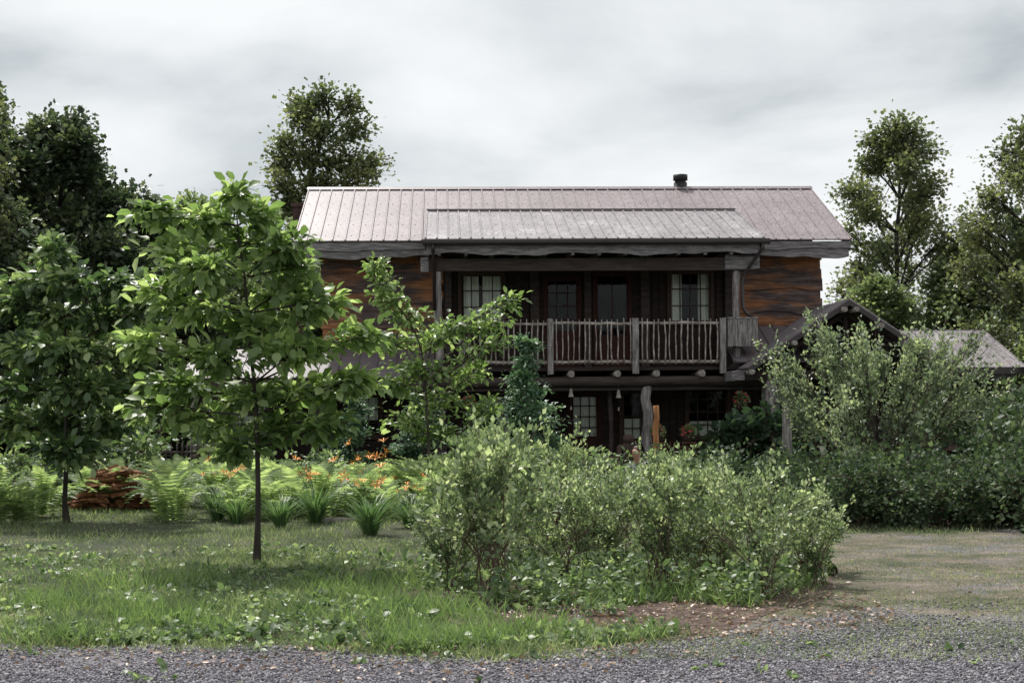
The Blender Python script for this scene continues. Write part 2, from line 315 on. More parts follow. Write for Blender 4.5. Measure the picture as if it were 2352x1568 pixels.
def rosettes(n,y0,y1,mask,size,name,mat,label,tall=0.0,nl=6):
    x,y=pts_screen(n,y0,y1); k=mask(x,y); x=x[k];y=y[k];n=len(x)
    x=np.repeat(x,nl);y=np.repeat(y,nl);z=rng.uniform(0,1,n*nl)*tall*np.repeat(rng.uniform(.3,1,n),nl)
    m=n*nl; d=rdir(m,.55,.5); pos=np.stack([x+rng.normal(size=m)*.02,y+rng.normal(size=m)*.02,z+.005],1)
    up=rdir(m,1.3,.6); s=np.repeat(rng.uniform(.5,1.5,n),nl)*rng.uniform(.6,1.2,m)*size
    V,F=inst(LEAF7,pos,d,up,s,s*1.25)
    link(bpy.data.objects.new(name,np_mesh(name,V,F,mat)),kind='stuff',label=label,category='weeds')
rosettes(8500,9.6,18,lambda x,y:(y>yb(x)+.02)&(wav(x*1.2,y*1.4+5,1.0)+rng.normal(size=len(x))*.5>.3)&(x<3.2)&~bare(x,y),.058,'lawn_weeds',M_weed,'broadleaf weeds and clover in the lawn',.09)
rosettes(4600,11.3,16.5,lambda x,y:(((x-1.35)/2.3)**2+((y-13.7)/2.2)**2<1)&(y>yb(x)+.35)&(wav(x*2,y*2,1)+rng.normal(size=len(x))*.3>-.05)&~bare(x,y),.06,'bed_weeds',M_weed,'leafy weeds growing under the bushes',.40,9)
rosettes(110,8.6,10.8,lambda x,y:(y<yb(x)+.1)&(wav(x*2+1,y*2,1)>.1),.05,'drive_weeds',M_weed,'small weeds sprouting in the gravel',.03)
x,y=pts_screen(14000,8.5,16); k=(bare(x,y))|(((x-1.5)/1.7)**2+((y-11.9)/1.4)**2<1)|((y<yb(x)+.6)&(y>yb(x)-.9)&(rng.uniform(size=len(x))<.22))|(rng.uniform(size=len(x))<.025)
k&=y>8.7
x=x[k];y=y[k];n=len(x)
V,F=inst(LEAF7,np.stack([x,y,rng.uniform(.012,.03,n)],1),rdir(n,0,.3),rdir(n,1.3,.5),rng.uniform(.02,.055,n))
link(bpy.data.objects.new('leaf_litter',np_mesh('leaf_litter',V,F,M_dry)),kind='stuff',label='scattered dry brown leaves',category='leaves')

# ------------------------------------------------------------------ plants
def bez(P0,P1,P2,n):
    t=np.linspace(0,1,n)[None,:,None]
    return (1-t)**2*P0[:,None]+2*t*(1-t)*P1[:,None]+t*t*P2[:,None]
def plant_parts(trunk,tr,clumps,ntw,nlf,lsize,tpl,spread=.08,droop=0.0,tilt=.6,stems=False,twr=.006,limbr=.02,u0=.25,wmul=1,lift=.5,upw=.25,shoots=None):
    trunk=np.asarray(trunk,float); parts=[]
    if not stems:
        k=12; tt=np.linspace(0,1,len(trunk)); ti=np.linspace(0,1,k)
        C=np.stack([np.interp(ti,tt,trunk[:,i]) for i in range(3)],1)
        C[1:-1,:2]+=rng.normal(size=(k-2,2))*tr*.35
        R=tr*(1-.85*ti**1.1); R[0]*=1.5
        parts.append(curtubes(C[None],R[None],9))
    LP=[];LD=[];LU=[]
    def leaves(S0,mid2,E,nt_,nlf_,sp):
        m=nt_*nlf_; uu=rng.uniform(u0,1,m); ti_=np.repeat(np.arange(nt_),nlf_)
        t=uu[:,None]; a=S0[ti_];b_=mid2[ti_];e=E[ti_]
        P=(1-t)**2*a+2*t*(1-t)*b_+t*t*e
        T=nrm(2*(1-t)*(b_-a)+2*t*(e-b_))
        off=rng.normal(size=(m,3))*sp; P=P+off
        D=T*.7+nrm(off)*.7+rng.normal(size=(m,3))*.35; D[:,2]-=droop
        LP.append(P);LD.append(D);LU.append(rdir(m,0,1)*tilt+np.array([0,0,1.]))
    for c in clumps:
        cc=np.array(c[:3]); rr=np.array(c[3:6])
        if stems:
            st=trunk[0]+np.array([rng.normal()*stems,rng.normal()*stems,0])
        else:
            hd=np.hypot(*(cc[:2]-C[-1,:2])); zt=cc[2]-lift*hd-rr[2]*.6
            j=np.argmin(np.abs(C[:,2]-zt)); j=max(j,2); st=C[j]
        mid=(st+cc)/2; mid[2]+=(.15 if stems else .1)*abs(cc[2]-st[2]); mid[:2]+=rng.normal(size=2)*.06*np.linalg.norm(cc-st)
        if stems: mid[:2]=st[:2]+(cc[:2]-st[:2])*.35
        limb=bez(st[None],mid[None],(cc+np.array([0,0,rr[2]*.3]))[None],8)
        parts.append(curtubes(limb,np.linspace(limbr,limbr*.35,8)[None],6))
        vol=ntw if np.isscalar(ntw) else ntw(rr)
        nt_=int(vol)
        u=rng.uniform(.35 if not stems else .45,1,nt_); li=limb[0]; ui=u*7; i0=np.floor(ui).astype(int).clip(0,6); f=(ui-i0)[:,None]
        S0=li[i0]*(1-f)+li[i0+1]*f
        d=nrm(rng.normal(size=(nt_,3))); r_=rng.uniform(0,1,(nt_,1))**(1/2.3)
        r_=r_*np.where(rng.uniform(size=(nt_,1))<.16,1.5,1.0); E=cc+d*r_*rr
        mid2=(S0+E)/2; mid2[:,2]+=upw*np.linalg.norm(E-S0,axis=1)*.5
        tw=bez(S0,mid2,E,6)
        parts.append(curtubes(tw,np.broadcast_to(np.linspace(twr,twr*.3,6),(nt_,6)).copy(),4))
        leaves(S0,mid2,E,nt_,nlf,spread)
        if shoots:
            ns_,ln=shoots; base=cc+rng.normal(size=(ns_,3))*rr*.5
            dirs=rng.normal(size=(ns_,3))*.35; dirs[:,2]=1; dirs[:,:2]+=cc[:2]*.35
            E2=base+nrm(dirs)*ln*rng.uniform(.5,1.1,(ns_,1)); m2=(base+E2)/2+rng.normal(size=(ns_,3))*.02
            tw=bez(base,m2,E2,6); parts.append(curtubes(tw,np.broadcast_to(np.linspace(twr,twr*.3,6),(ns_,6)).copy(),4))
            leaves(base,m2,E2,ns_,nlf,spread*.6)
    P=np.concatenate(LP);D=np.concatenate(LD);Uu=np.concatenate(LU)
    s=lsize*rng.uniform(.5,1.3,len(P))
    lv=inst(tpl,P,D,Uu,s,s*wmul)
    return join(parts),lv
def plant(name,loc,pp,mw,ml,wood='trunk',leaf='crown',rot=0,scale=1,**kw):
    e=empty(name,loc,rot,**kw); e.scale=(scale,)*3 if np.isscalar(scale) else scale
    (wv,wf),(lv,lf)=pp
    link(bpy.data.objects.new(wood,np_mesh(wood,wv,wf,mw,True)),e)
    link(bpy.data.objects.new(leaf,np_mesh(leaf,lv,lf,ml)),e)
    return e
def copy_thing(src,loc,rot=0,scale=1,**kw):
    e=src.copy(); COL.objects.link(e); e.location=loc; e.rotation_euler=(0,0,rot); e.scale=(scale,)*3 if np.isscalar(scale) else scale
    for k,v in kw.items(): e[k]=v
    for ch in list(src.children):
        c=ch.copy(); COL.objects.link(c); c.parent=e
        for g2 in list(ch.children):
            d=g2.copy(); COL.objects.link(d); d.parent=c
    return e
def U(cl,bx,by,s,depth=.9,flat=.85):
    out=[]
    for (x,y,rx,ry) in cl:
        out.append(((x-bx)*s,rng.uniform(-.4,.4)*rx*s*2,(by-y)*s,rx*s,rx*s*depth,ry*s*flat))
    return out
s=15.9/3267
clA=U([(545,448,34,22),(600,490,50,18),(465,498,62,16),(345,490,64,11),(560,548,95,20),(400,575,76,16),(668,562,60,18),(695,612,50,14),
 (500,628,130,20),(650,660,105,18),(340,655,60,14),(450,712,125,22),(755,698,80,16),(605,745,120,20),(340,788,78,16),(495,815,125,22),(700,800,130,20),(838,768,72,12),
 (385,875,88,18),(560,900,125,22),(725,892,112,18),(828,872,62,12),(440,958,92,16),(620,982,105,16),(758,972,78,14),(335,932,38,14),(540,1030,60,12)],587,1290,s,.8,1.0)
ppA=plant_parts([(0,0,0),(.02,0,1.2),(-.02,.02,2.2),(-.12,0,3.3),(-.2,0,4.05)],.034,clA,lambda r:13+70*r[0]*r[1],9,.15,LEAF7,spread=.055,droop=.1,tilt=.75,twr=.0045,limbr=.013,u0=.3,wmul=1.1,lift=.22)
plant('young_magnolia_tree',(-2.87,15.9,0),ppA,M_barkd,M_mag,label='young magnolia with large yellow-green leaves on slim bare trunk',category='tree')
s=22.2/3267
clB=U([(120,570,40,16),(50,640,60,16),(170,640,90,18),(310,650,80,14),(10,690,70,20),(110,720,100,22),(260,720,110,20),(360,700,50,14),(30,790,90,24),(180,800,110,26),(320,800,80,22),
 (50,880,100,24),(200,890,110,26),(330,880,60,20),(100,960,110,24),(250,960,90,20),(0,960,60,24),(170,1030,90,18)],150,1190,s,.9,1.0)
ppB=plant_parts([(0,0,0),(0,0,1.2),(.03,0,2.4),(-.1,0,4.1)],.042,clB,lambda r:17+52*r[0]*r[1],10,.175,LEAF7,spread=.085,droop=.12,tilt=.75,twr=.006,limbr=.018,lift=.3,wmul=1.1)
plant('young_magnolia_tree',(-6.97,22.2,0),ppB,M_barkd,M_magd,label='young magnolia with dense dark green crown on thin trunk',category='tree')
s=25/3267
clC=U([(862,606,26,10),(885,650,40,14),(905,690,50,15),(940,720,60,16),(1060,745,70,13),(1140,725,65,11),(1185,688,34,8),(1000,770,90,17),(890,790,75,16),(1130,790,65,15),(960,840,110,18),(1090,850,75,17),(890,880,65,16),(1010,910,95,18),(930,960,75,16),(1130,930,60,16),(1020,990,60,14)],985,1160,s,.9,1.0)
ppC=plant_parts([(0,0,0),(-.02,0,1.5),(-.1,0,2.8),(-.85,0,4.15)],.035,clC,lambda r:12+34*r[0]*r[1],10,.13,LEAF7,spread=.065,droop=.12,tilt=.75,twr=.006,limbr=.014,lift=.4)
plant('sapling_tree',(-1.46,25,0),ppC,M_bark,M_mag,label='slender sapling with light green sprays before the balcony',category='tree')
def layered(cx,h,w,nl,seed=0):
    out=[]
    for i in range(nl):
        t=i/(nl-1); z=.45+t*(h-.5); r=w*(1-.75*t)
        for k in range(max(2,int(5*(1-t))+1)):
            a=rng.uniform(0,6.28); q=r*.6*rng.uniform(.5,1)
            out.append((cx+math.cos(a)*q,math.sin(a)*q,z+rng.uniform(-.08,.08),r*.5,r*.5,.07))
    return out
ppD=plant_parts([(0,0,0),(0,0,1.2),(0,0,2.9)],.04,layered(0,3.0,1.3,9),26,12,.085,LEAF4,spread=.05,droop=.1,tilt=.4,twr=.004,limbr=.012,lift=.1,upw=.1,wmul=1.3)
D1=plant('dogwood_tree',(.3,27.5,0),ppD,M_bark,M_dog,label='blue-green layered dogwood beside the porch',category='tree')
copy_thing(D1,(-1.75,28,0),1.3,(.95,.95,.66),label='low spreading blue-green dogwood by the porch')
copy_thing(D1,(-3.3,29,0),2.6,(.9,.9,.75),label='low spreading blue-green dogwood by the porch')
copy_thing(D1,(-.6,29,0),4.2,(.9,.9,.6),label='low spreading blue-green dogwood by the porch')

def envelope(h,z0,r,n,cr=.9,shape=1.0):
    out=[]
    for i in range(n):
        t=(i+rng.uniform())/n
        z=z0+(h-z0)*t; R=r*math.sin(math.pi*min(1,(.12+.88*t))**shape)**.6 if t<1 else 0
        a=i*2.4+rng.uniform(-.5,.5); q=R*rng.uniform(.3,.95)
        c=cr*rng.uniform(.5,1.2)*(1-.35*t)
        out.append((math.cos(a)*q,math.sin(a)*q,z-.4*c,c,c,c*.6))
    return out
s=48/3267
clM=U([(748,205,40,26),(690,215,26,24),(700,250,46,28),(822,210,20,30),(655,300,44,26),(755,285,68,30),(835,275,36,28),(640,345,34,22),(715,345,64,28),(800,345,60,26),(870,345,42,16),
  (665,400,48,24),(750,405,74,26),(840,385,44,20),(665,450,40,24),(720,470,50,26),(800,455,52,20)],700,1035,s,1.0,1.0)
ppM=plant_parts([(0,0,0),(.1,0,4),(.0,0,8),(.6,0,10.5),(.9,0,12.2)],.17,clM,lambda r:24+20*r[0]*r[1],17,.13,MAPLE,spread=.17,tilt=.9,twr=.014,limbr=.05,lift=.9)
plant('maple_tree',(-7.0,48,0),ppM,M_barkd,M_maple,label='tall maple rising behind the metal roof',category='tree')
T1=plant_parts([(0,0,0),(.1,0,3),(0,.1,6),(.1,0,9.4)],.2,envelope(10,1.2,3.3,64,1.0),34,17,.155,MAPLE,spread=.2,tilt=.9,twr=.014,limbr=.05,lift=.6)
bgA=plant('forest_tree',(-12.6,40,0),T1,M_barkd,M_bgl,label='dense dark green broadleaf tree at the wood edge',category='tree',group='trees around the clearing')
T2=plant_parts([(0,0,0),(.1,0,3),(-.1,.1,7),(0,0,11.3)],.17,envelope(11.8,1.5,3.3,60,.9,.85),28,17,.125,MAPLE,spread=.19,tilt=.9,twr=.014,limbr=.045,lift=.8)
bgR=plant('forest_tree',(13.7,50,0),T2,M_barkd,M_maple,label='airy grey-green tree with sky showing through its crown',category='tree',group='trees around the clearing')
copy_thing(bgR,(14.3,38.5,0),2.0,(.8,.8,.8)); copy_thing(bgR,(-14.4,36.0,0),3.7,(.75,.75,1.02),label='tall tree at the wood edge with fine dark leaves')
T3=plant_parts([(0,0,0),(.1,0,2),(-.1,.1,5),(0,0,7.6)],.14,envelope(8,.4,2.5,50,.85),28,16,.14,MAPLE,spread=.18,tilt=.9,twr=.012,limbr=.035,lift=.6)
bgC=plant('forest_tree',(-9.6,43,0),T3,M_barkd,M_bgl2,label='medium light green tree at the wood edge',category='tree',group='trees around the clearing')
for x_,y_,r_,s_ in [(-15.6,40.5,1,(.9,.9,1.15)),(-13.2,36,2,(.8,.8,.72)),(-10.8,41.5,3,(.75,.75,.80)),(-14.0,45,4,1.0),(17.3,44,1.4,(.9,.9,.9)),(-9.0,39,5,(.6,.6,.6))]:
    copy_thing(bgA,(x_,y_,0),r_,s_)
for x_,y_,r_,s_ in [(-8.2,47,1,(.9,.9,.98)),(-6.5,44,2.2,(.8,.8,.93)),(-11.8,37,3.1,(.8,.8,.6)),(13.9,35.5,4,(.6,.6,.7)),(11.9,46,5,(.9,.9,.72)),(15.5,48,.6,(1,1,.9)),(-5.1,41,.3,(.6,.6,.72)),(13.0,33,2,(.55,.55,.5)),(-9.3,35,2.6,(.7,.7,.5)),(-7.3,38,1.9,(.55,.55,.66))]:
    copy_thing(bgC,(x_,y_,0),r_,s_)
n=50000; th=rng.uniform(-.9,.9,n)+0; rad=rng.uniform(64,78,n); zz=rng.uniform(0,1,n)**.8*(4.2+1.5*np.sin(th*23)+1.2*np.sin(th*61+1)+rng.normal(size=n)*.3)
pos=np.stack([np.sin(th)*rad,np.cos(th)*rad,np.maximum(zz,.2)],1)
V,F=inst(MAPLE,pos,rdir(n),rdir(n,1),rng.uniform(.3,.6,n))
link(bpy.data.objects.new('distant_woods',np_mesh('distant_woods',V,F,M_bgl)),kind='stuff',label='distant line of dark green woods',category='woods')

def bushcl(h,w,n,zmin=.32):
    out=[]
    for i in range(n):
        a=i*2.4+rng.uniform(-.6,.6); t=rng.uniform(zmin,1)**.7; q=w*math.sqrt((i+.5)/n)*(.75 if t>.85 else 1)*rng.uniform(.6,1.3)
        out.append((math.cos(a)*q*.85,math.sin(a)*q*.85,h*t-.16,w*.19,w*.19,h*.12))
    return out
bush=[]
for i,(h,w,nc) in enumerate([(1.32,.68,20),(1.08,.66,17),(1.22,.7,19)]):
    pp=plant_parts([(0,0,0)],0,bushcl(h,w,nc),10,13,.046 if i!=0 else .064,LEAF7 if i==1 else LEAF4,spread=.026,droop=-.5,tilt=1.1,stems=.14,twr=.0028,limbr=.008,u0=.12,wmul=1.2,upw=.3,shoots=(3,.3))
    bush.append(pp)
BO=[]
for i,x_,y_,s_,r_ in [(0,-.24,13.1,1.10,.3),(1,1.42,13.4,1.0,1.2),(2,2.28,13.0,1.0,2.0)]:
    BO.append(plant('blueberry_bush',(x_,y_,0),bush[i],M_stem,M_blue,wood='stems',leaf='foliage',rot=r_,scale=s_,label='leggy blueberry bush with pale green leaves in mulch',category='bush',group='blueberry bushes in the bed'))
for i,x_,y_,s_,r_ in [(1,-.62,13.8,.78,2.1),(2,.55,14.2,.85,.8),(0,2.0,15.2,.85,4),(0,-.15,15.4,1.16,3.1),(2,1.2,16.4,.92,5.2),(0,3.0,14.6,.66,1.7),(2,1.9,13.8,.85,.2),(1,2.9,13.5,.66,2.4),(2,-.3,17.2,1.05,1.4),(0,1.9,17.6,.9,1.1),(1,1.0,14.6,.85,2.9),(2,.6,17.8,1.15,4.4)]:
    copy_thing(BO[i],(x_,y_,0),r_,s_)
s=24/3267
clO=[]
for (px,py,rx,ry) in [(1840,850,28,40),(1905,830,26,50),(1960,860,40,45),(1835,900,40,45),(2010,880,45,45),(1920,940,60,50),(2080,890,45,42),(2150,870,40,45),(2220,880,40,38),(1980,980,70,50),(2080,960,65,50),(2170,950,60,50),(1880,990,50,40),(2040,1050,80,45),(2150,1050,70,45),(1940,1050,60,40),(2240,930,34,38),(1925,795,12,34),(2215,805,16,34),(2125,805,14,34),(2050,840,20,28),(1985,825,16,30),(2110,1000,60,40),(1860,940,45,40)]:
    for q in range(2):
        clO.append(((px-2040)*s,rng.uniform(-1.0,1.0),(1171-py)*s,rx*s*.8,rx*s*.8,ry*s))
ppO=plant_parts([(0,0,0)],0,clO,24,13,.074,LEAF4,spread=.04,droop=-.3,tilt=1.1,stems=.14,twr=.005,limbr=.018,u0=.1,wmul=1.15,upw=.1,shoots=(6,.7))
plant('olive_shrub',(6.25,24,0),ppO,M_bark,M_olive,wood='stems',leaf='foliage',label='large silvery green shrub before the entry gable',category='shrub')
ppH=plant_parts([(0,0,0)],0,[(rng.uniform(-.75,.75),rng.uniform(-.6,.6),rng.uniform(.1,.8),.32,.32,.2) for _ in range(20)],22,11,.075,LEAF4,spread=.05,droop=0,tilt=.9,stems=.2,twr=.004,limbr=.008,u0=.1,wmul=1.5,upw=.2,shoots=(3,.4))
H0=plant('hedge_shrub',(4.9,20.3,0),ppH,M_stem,M_hedge,wood='stems',leaf='foliage',label='low dark green shrub along the drive edge',category='shrub',group='low shrubs along the drive')
for x_,y_,r_,s_ in [(6.1,19.9,1,.9),(7.3,19.7,2,1.05),(8.5,19.8,3,1.1),(4.2,21.6,4,.9),(5.5,21.4,5,1.15),(6.8,21.2,.5,1.2),(8.2,21.5,1.5,1.3),(3.7,23.2,2.5,1.05),(4.9,23.3,3.5,1.1),(8.0,23.5,1.7,1.6),(9.4,22.3,.7,1.45),(3.0,24.6,4.5,.95),(2.2,24.9,.9,.75),(1.4,22.5,2.9,.75),(9.6,25.3,2.2,1.9),(10.6,28,1.2,2.2)]:
    copy_thing(H0,(x_,y_,0),r_,s_)
ppV=plant_parts([(0,0,0)],0,[(rng.uniform(-1.1,1.1),rng.uniform(-.3,.3),rng.uniform(.3,1.55),.4,.25,.25) for _ in range(16)],22,8,.16,MAPLE,spread=.06,droop=.4,tilt=1.2,stems=.4,twr=.005,limbr=.01)
plant('grape_vine',(4.9,29.3,0),ppV,M_stem,M_vine,wood='stems',leaf='foliage',label='broad-leaved vine mounded on the porch rail',category='vine')
ppV2=plant_parts([(0,0,0)],0,[(rng.uniform(-1.2,1.2),rng.uniform(-.4,.4),rng.uniform(.15,.8),.4,.3,.2) for _ in range(14)],20,9,.10,LEAF7,spread=.06,droop=.1,tilt=.9,stems=.4,twr=.004,limbr=.008,shoots=(2,.4))
W0=plant('garden_shrub',(1.2,26.3,0),ppV2,M_stem,M_weed,wood='stems',leaf='foliage',label='leafy green perennials in the garden bed',category='shrub',group='leafy perennials in the garden')
for x_,y_,r_,s_ in [(-.6,25.6,1,.9),(-5.2,27.2,2,1.3),(-7.6,26.5,3,1.5),(-9.3,25,4,1.2),(3.1,27,5,.8),(-3.6,27,2.2,1),(.2,21.5,1.2,.9),(1.0,19.5,3.3,.95),(-8.9,29.5,.4,2.0),(-6.2,31,1.4,1.6),(.9,24,2.4,1.1)]:
    copy_thing(W0,(x_,y_,0),r_,s_)

def frond_tpl():
    V=[];F=[];n=18
    for i in range(n):
        t=i/n; y=.1+t*.9; z=.42*math.sin(t*2.3)-.25*t*t; L_=.17*math.sin(math.pi*(.12+.86*t))+.01
        for sx_ in (-1,1):
            b_=len(V); V+=[(0,y-.012,z),(sx_*L_,y+.05,z-.03),(0,y+.046,z)]; F.append((b_,b_+1,b_+2) if sx_>0 else (b_,b_+2,b_+1))
    return np.array(V),np.array(F)
FR=frond_tpl()
n=26; a=rng.uniform(0,6.28,n); d=np.stack([np.cos(a),np.sin(a),rng.uniform(.3,1.6,n)],1)
V,F=inst(FR,np.stack([np.cos(a)*.04,np.sin(a)*.04,np.zeros(n)],1),d,np.tile([0,0,1.],(n,1))+.01,rng.uniform(.45,.85,n))
me_fern=np_mesh('fern',V,F,M_fern)
fp=[]
for px in np.arange(-7.9,-.8,.34):
    for yy in (22.6,24.0,25.4):
        if -7.8<px<-5.6 and yy<25.2: continue
        if rng.uniform()<.15: continue
        fp.append((px+rng.uniform(-.2,.2),yy+rng.uniform(-.5,.5)))
for px in np.arange(-9.3,-7.6,.4): fp.append((px,23+rng.uniform(-.8,.8))); fp.append((px+.2,21.8+rng.uniform(-.5,.5)))
for px in np.arange(-.8,1.6,.5): fp.append((px,20+rng.uniform(-1.5,1.5)))
for (x_,y_) in fp:
    o=bpy.data.objects.new('fern',me_fern); o.location=(x_,y_,0); o.rotation_euler=(rng.uniform(-.12,.12),rng.uniform(-.12,.12),rng.uniform(0,6.28)); s_=rng.uniform(.75,1.35); o.scale=(s_,s_,s_)
    link(o,None,label='feathery light green fern in the garden bed',category='fern',group='ferns in the garden bed')
def daylily():
    n=170; a=rng.uniform(0,6.28,n); rr=rng.uniform(0,.09,n)
    T=(np.array([[-.5,0,0],[.5,0,0],[.45,.45,.05],[-.45,.45,.05],[.3,.8,-.06],[-.3,.8,-.06],[0,1,-.25]]),np.array([[0,1,2],[0,2,3],[3,2,4],[3,4,5],[5,4,6]]))
    d=np.stack([np.cos(a),np.sin(a),rng.uniform(.7,3,n)],1)
    V,F=inst(T,np.stack([np.cos(a)*rr,np.sin(a)*rr,np.zeros(n)],1),d,np.tile([0,0,1.],(n,1))+.01,rng.uniform(.45,.75,n),rng.uniform(.014,.024,n))
    return V,F
dl=daylily(); me_dl=np_mesh('leaves',dl[0],dl[1],M_lily)
ns=8; tips=[];C=[]
for k in range(ns):
    a=rng.uniform(0,6.28); q=rng.uniform(.1,.38); C.append([(0,0,0),(math.cos(a)*q*.4,math.sin(a)*q*.4,.5),(math.cos(a)*q,math.sin(a)*q,.78+rng.uniform(-.16,.14))]); tips.append(C[-1][-1])
C=np.array(C,float); sv=curtubes(C,np.full((ns,3),.004),4); me_stk=np_mesh('flower_stalks',sv[0],sv[1],M_lily)
# one joined bloom: six petals sharing the throat vertex
fV=[(0,0,0)];fF=[]
for k in range(6):
    a=k*1.047; b0=len(fV)
    for (u_,r_,z_) in ((-.24,.05,.05),(.24,.05,.05),(0,.10,.055)):
        fV.append((math.cos(a+u_)*r_,math.sin(a+u_)*r_,z_))
    fF+= [(0,b0,b0+1),(b0,b0+2,b0+1)]
me_fl=np_mesh('flower',fV,fF,M_orange)
for (x_,y_,s_,fl) in [(-3.0,21.6,1.05,1),(-1.95,19.4,1.05,1),(-4.65,22.4,1.05,1),(-2.5,23.5,1.0,1),(-2.6,25.2,1.25,1),(-3.4,20.8,.85,0),(-1.5,20.6,.8,1),(-4.2,21.6,.8,0)]:
    e=empty('daylily_plant',(x_,y_,0),rng.uniform(0,6),label='daylily clump with orange blooms' if fl else 'daylily clump of arching green blades',category='flower',group='daylilies in the garden bed'); e.scale=(s_,)*3
    link(bpy.data.objects.new('leaves',me_dl),e)
    if fl:
        link(bpy.data.objects.new('flower_stalks',me_stk),e)
        for tpt in tips:
            f_=link(bpy.data.objects.new('flower',me_fl),e); f_.location=tpt; f_.rotation_euler=(random.uniform(0,1.0),random.uniform(-.6,.6),random.uniform(0,6)); f_.scale=(random.uniform(.8,1.1),)*3

def logmesh(k):
    b_=MB(); L_=random.uniform(.18,.28); pr=[(-.07,-.02),(.06,-.035),(.075,.02),(-.02,.045)] if k%2 else [(-.06,-.03),(.07,-.02),(0,.06),(-.05,.03)]
    p=[(-L_+random.uniform(-.02,.02),y_,z_) for y_,z_ in pr]+[(L_+random.uniform(-.02,.02),y_*random.uniform(.7,1.1),z_*random.uniform(.7,1.2)) for y_,z_ in pr]
    b_.hexa(p); return b_.mesh('split_log',M_fire)
lm=[logmesh(k) for k in range(8)]
for ly in range(12):
    half=.88*(1-(ly/12)**1.5*.62)
    cnt=int(9*half/.85)+2
    for c in range(cnt*1+ (3 if ly<5 else 1)):
        o=bpy.data.objects.new('firewood_log',random.choice(lm))
        o.location=(-6.75+random.uniform(-half,half),24.9+random.uniform(-.3,.3),.05+ly*.056+random.uniform(-.02,.02))
        o.rotation_euler=(random.uniform(-.9,.9),random.uniform(-.3,.3),random.uniform(-1.1,1.1))
        sc=random.uniform(.6,1.0); o.scale=(sc,sc,sc*random.uniform(.8,1.1))
        link(o,None,label='split reddish firewood piece in a heap',category='firewood',group='firewood pile')
for (x_,y_,r_,sx_) in [(-2.75,21.9,.2,.32),(-1.45,21.3,-.15,.22),(-2.2,22.2,.5,.25)]:
    b_=MB(); b_.box(-sx_,sx_,-.16,.16,0,.06,.015); o=b_.obj('stepping_stone',M_stone,label='flat pale stone slab in the garden bed',category='stone',group='stone slabs'); o.location=(x_,y_,.0); o.rotation_euler=(0,.04,r_)

# ------------------------------------------------------------------ HOUSE
H=empty('log_house',(-4.96,32.4,0),math.radians(2.5),label='two-storey rustic wooden cabin with purple-grey metal roof and balcony',category='house')
X0,X1=.6,12.3; YW=.8; ZE=5.58; ZR=7.33; YR=3.7; WD=12.88
def metalroof(name,x0,x1,ya,za,yb_,zb,mat,parent,pitch=.3,side=False,screws=0,th=.03):
    b_=MB(); L_=math.hypot(yb_-ya,zb-za); ny,nz=-(zb-za)/L_,(yb_-ya)/L_
    def q(x,t,h): return (x,ya+(yb_-ya)*t+ny*h,za+(zb-za)*t+nz*h)
    b_.hexa([q(x0,0,-th),q(x1,0,-th),q(x1,1,-th),q(x0,1,-th),q(x0,0,0),q(x1,0,0),q(x1,1,0),q(x0,1,0)])
    n=int((x1-x0)/pitch)
    for i in range(n+1):
        x=x0+.02+(x1-x0-.04)*i/n; w=.022
        b_.hexa([q(x-w,-.004,.001),q(x+w,-.004,.001),q(x+w,1,.001),q(x-w,1,.001),q(x-w*.5,-.004,.03),q(x+w*.5,-.004,.03),q(x+w*.5,1,.03),q(x-w*.5,1,.03)])
        if screws:
            for k in range(screws):
                t=(k+.4)/screws; xx=x+pitch*.4
                if xx<x1-.03:
                    r_=.012; b_.hexa([q(xx-r_,t,.001),q(xx+r_,t,.001),q(xx+r_,t+.006,.001),q(xx-r_,t+.006,.001),q(xx-r_,t,.01),q(xx+r_,t,.01),q(xx+r_,t+.006,.01),q(xx-r_,t+.006,.01)])
    return b_.obj(name,mat,parent)
roof=metalroof('roof',0,WD,0,ZE,YR,ZR,M_roof,H,.29,screws=5)
metalroof('rear_roof_slope',0,WD,2*YR,ZE,YR+.002,ZR,M_roof,roof,.6)
b_=MB(); b_.hexa([(-.02,YR-.14,ZR-.03),(WD+.02,YR-.14,ZR-.03),(WD+.02,YR+.14,ZR-.03),(-.02,YR+.14,ZR-.03),(-.02,YR-.02,ZR+.05),(WD+.02,YR-.02,ZR+.05),(WD+.02,YR+.02,ZR+.05),(-.02,YR+.02,ZR+.05)]); b_.obj('ridge_cap',M_roof,roof)
b_=MB(); cx=(1572-1176)/3267*36.3+4.96+.16
b_.tube([(cx,YR+.1,ZR-.3),(cx,YR+.1,ZR+.16)],.17,18); b_.tube([(cx,YR+.1,ZR+.16),(cx,YR+.1,ZR+.22)],.14,18); b_.tube([(cx,YR+.1,ZR+.22),(cx,YR+.1,ZR+.36)],.185,18)
b_.obj('stovepipe_chimney',M_black,roof)
b_=MB(); b_.box(-.30,-.05,2.8,3.2,0,6.75); b_.box(-.34,-.02,2.76,3.24,6.75,6.85); b_.obj('brick_chimney',M_brick,H)
def liveboard(b_,x0,x1,y,z0,z1,th=.04,amp=.03,seed=0,step=.12):
    n=max(2,int((x1-x0)/step)); pv=None
    ph=random.uniform(0,9)
    for i in range(n+1):
        x=x0+(x1-x0)*i/n; zb=z0+amp*(math.sin(x*2.1+ph)+.6*math.sin(x*5.3+ph*2)+.3*math.sin(x*11+ph))
        cur=[(x,y-th,zb),(x,y,zb),(x,y,z1),(x,y-th,z1)]
        if pv:
            k=len(b_.v); b_.v+=pv+cur
            for f in ((0,4,7,3),(0,1,5,4),(1,2,6,5),(3,7,6,2)): b_.f.append(tuple(k+j for j in f)); b_.sm.append(False)
            if i==1: b_.f.append((k,k+3,k+2,k+1)); b_.sm.append(False)
            if i==n: b_.f.append((k+4,k+5,k+6,k+7)); b_.sm.append(False)
        pv=cur
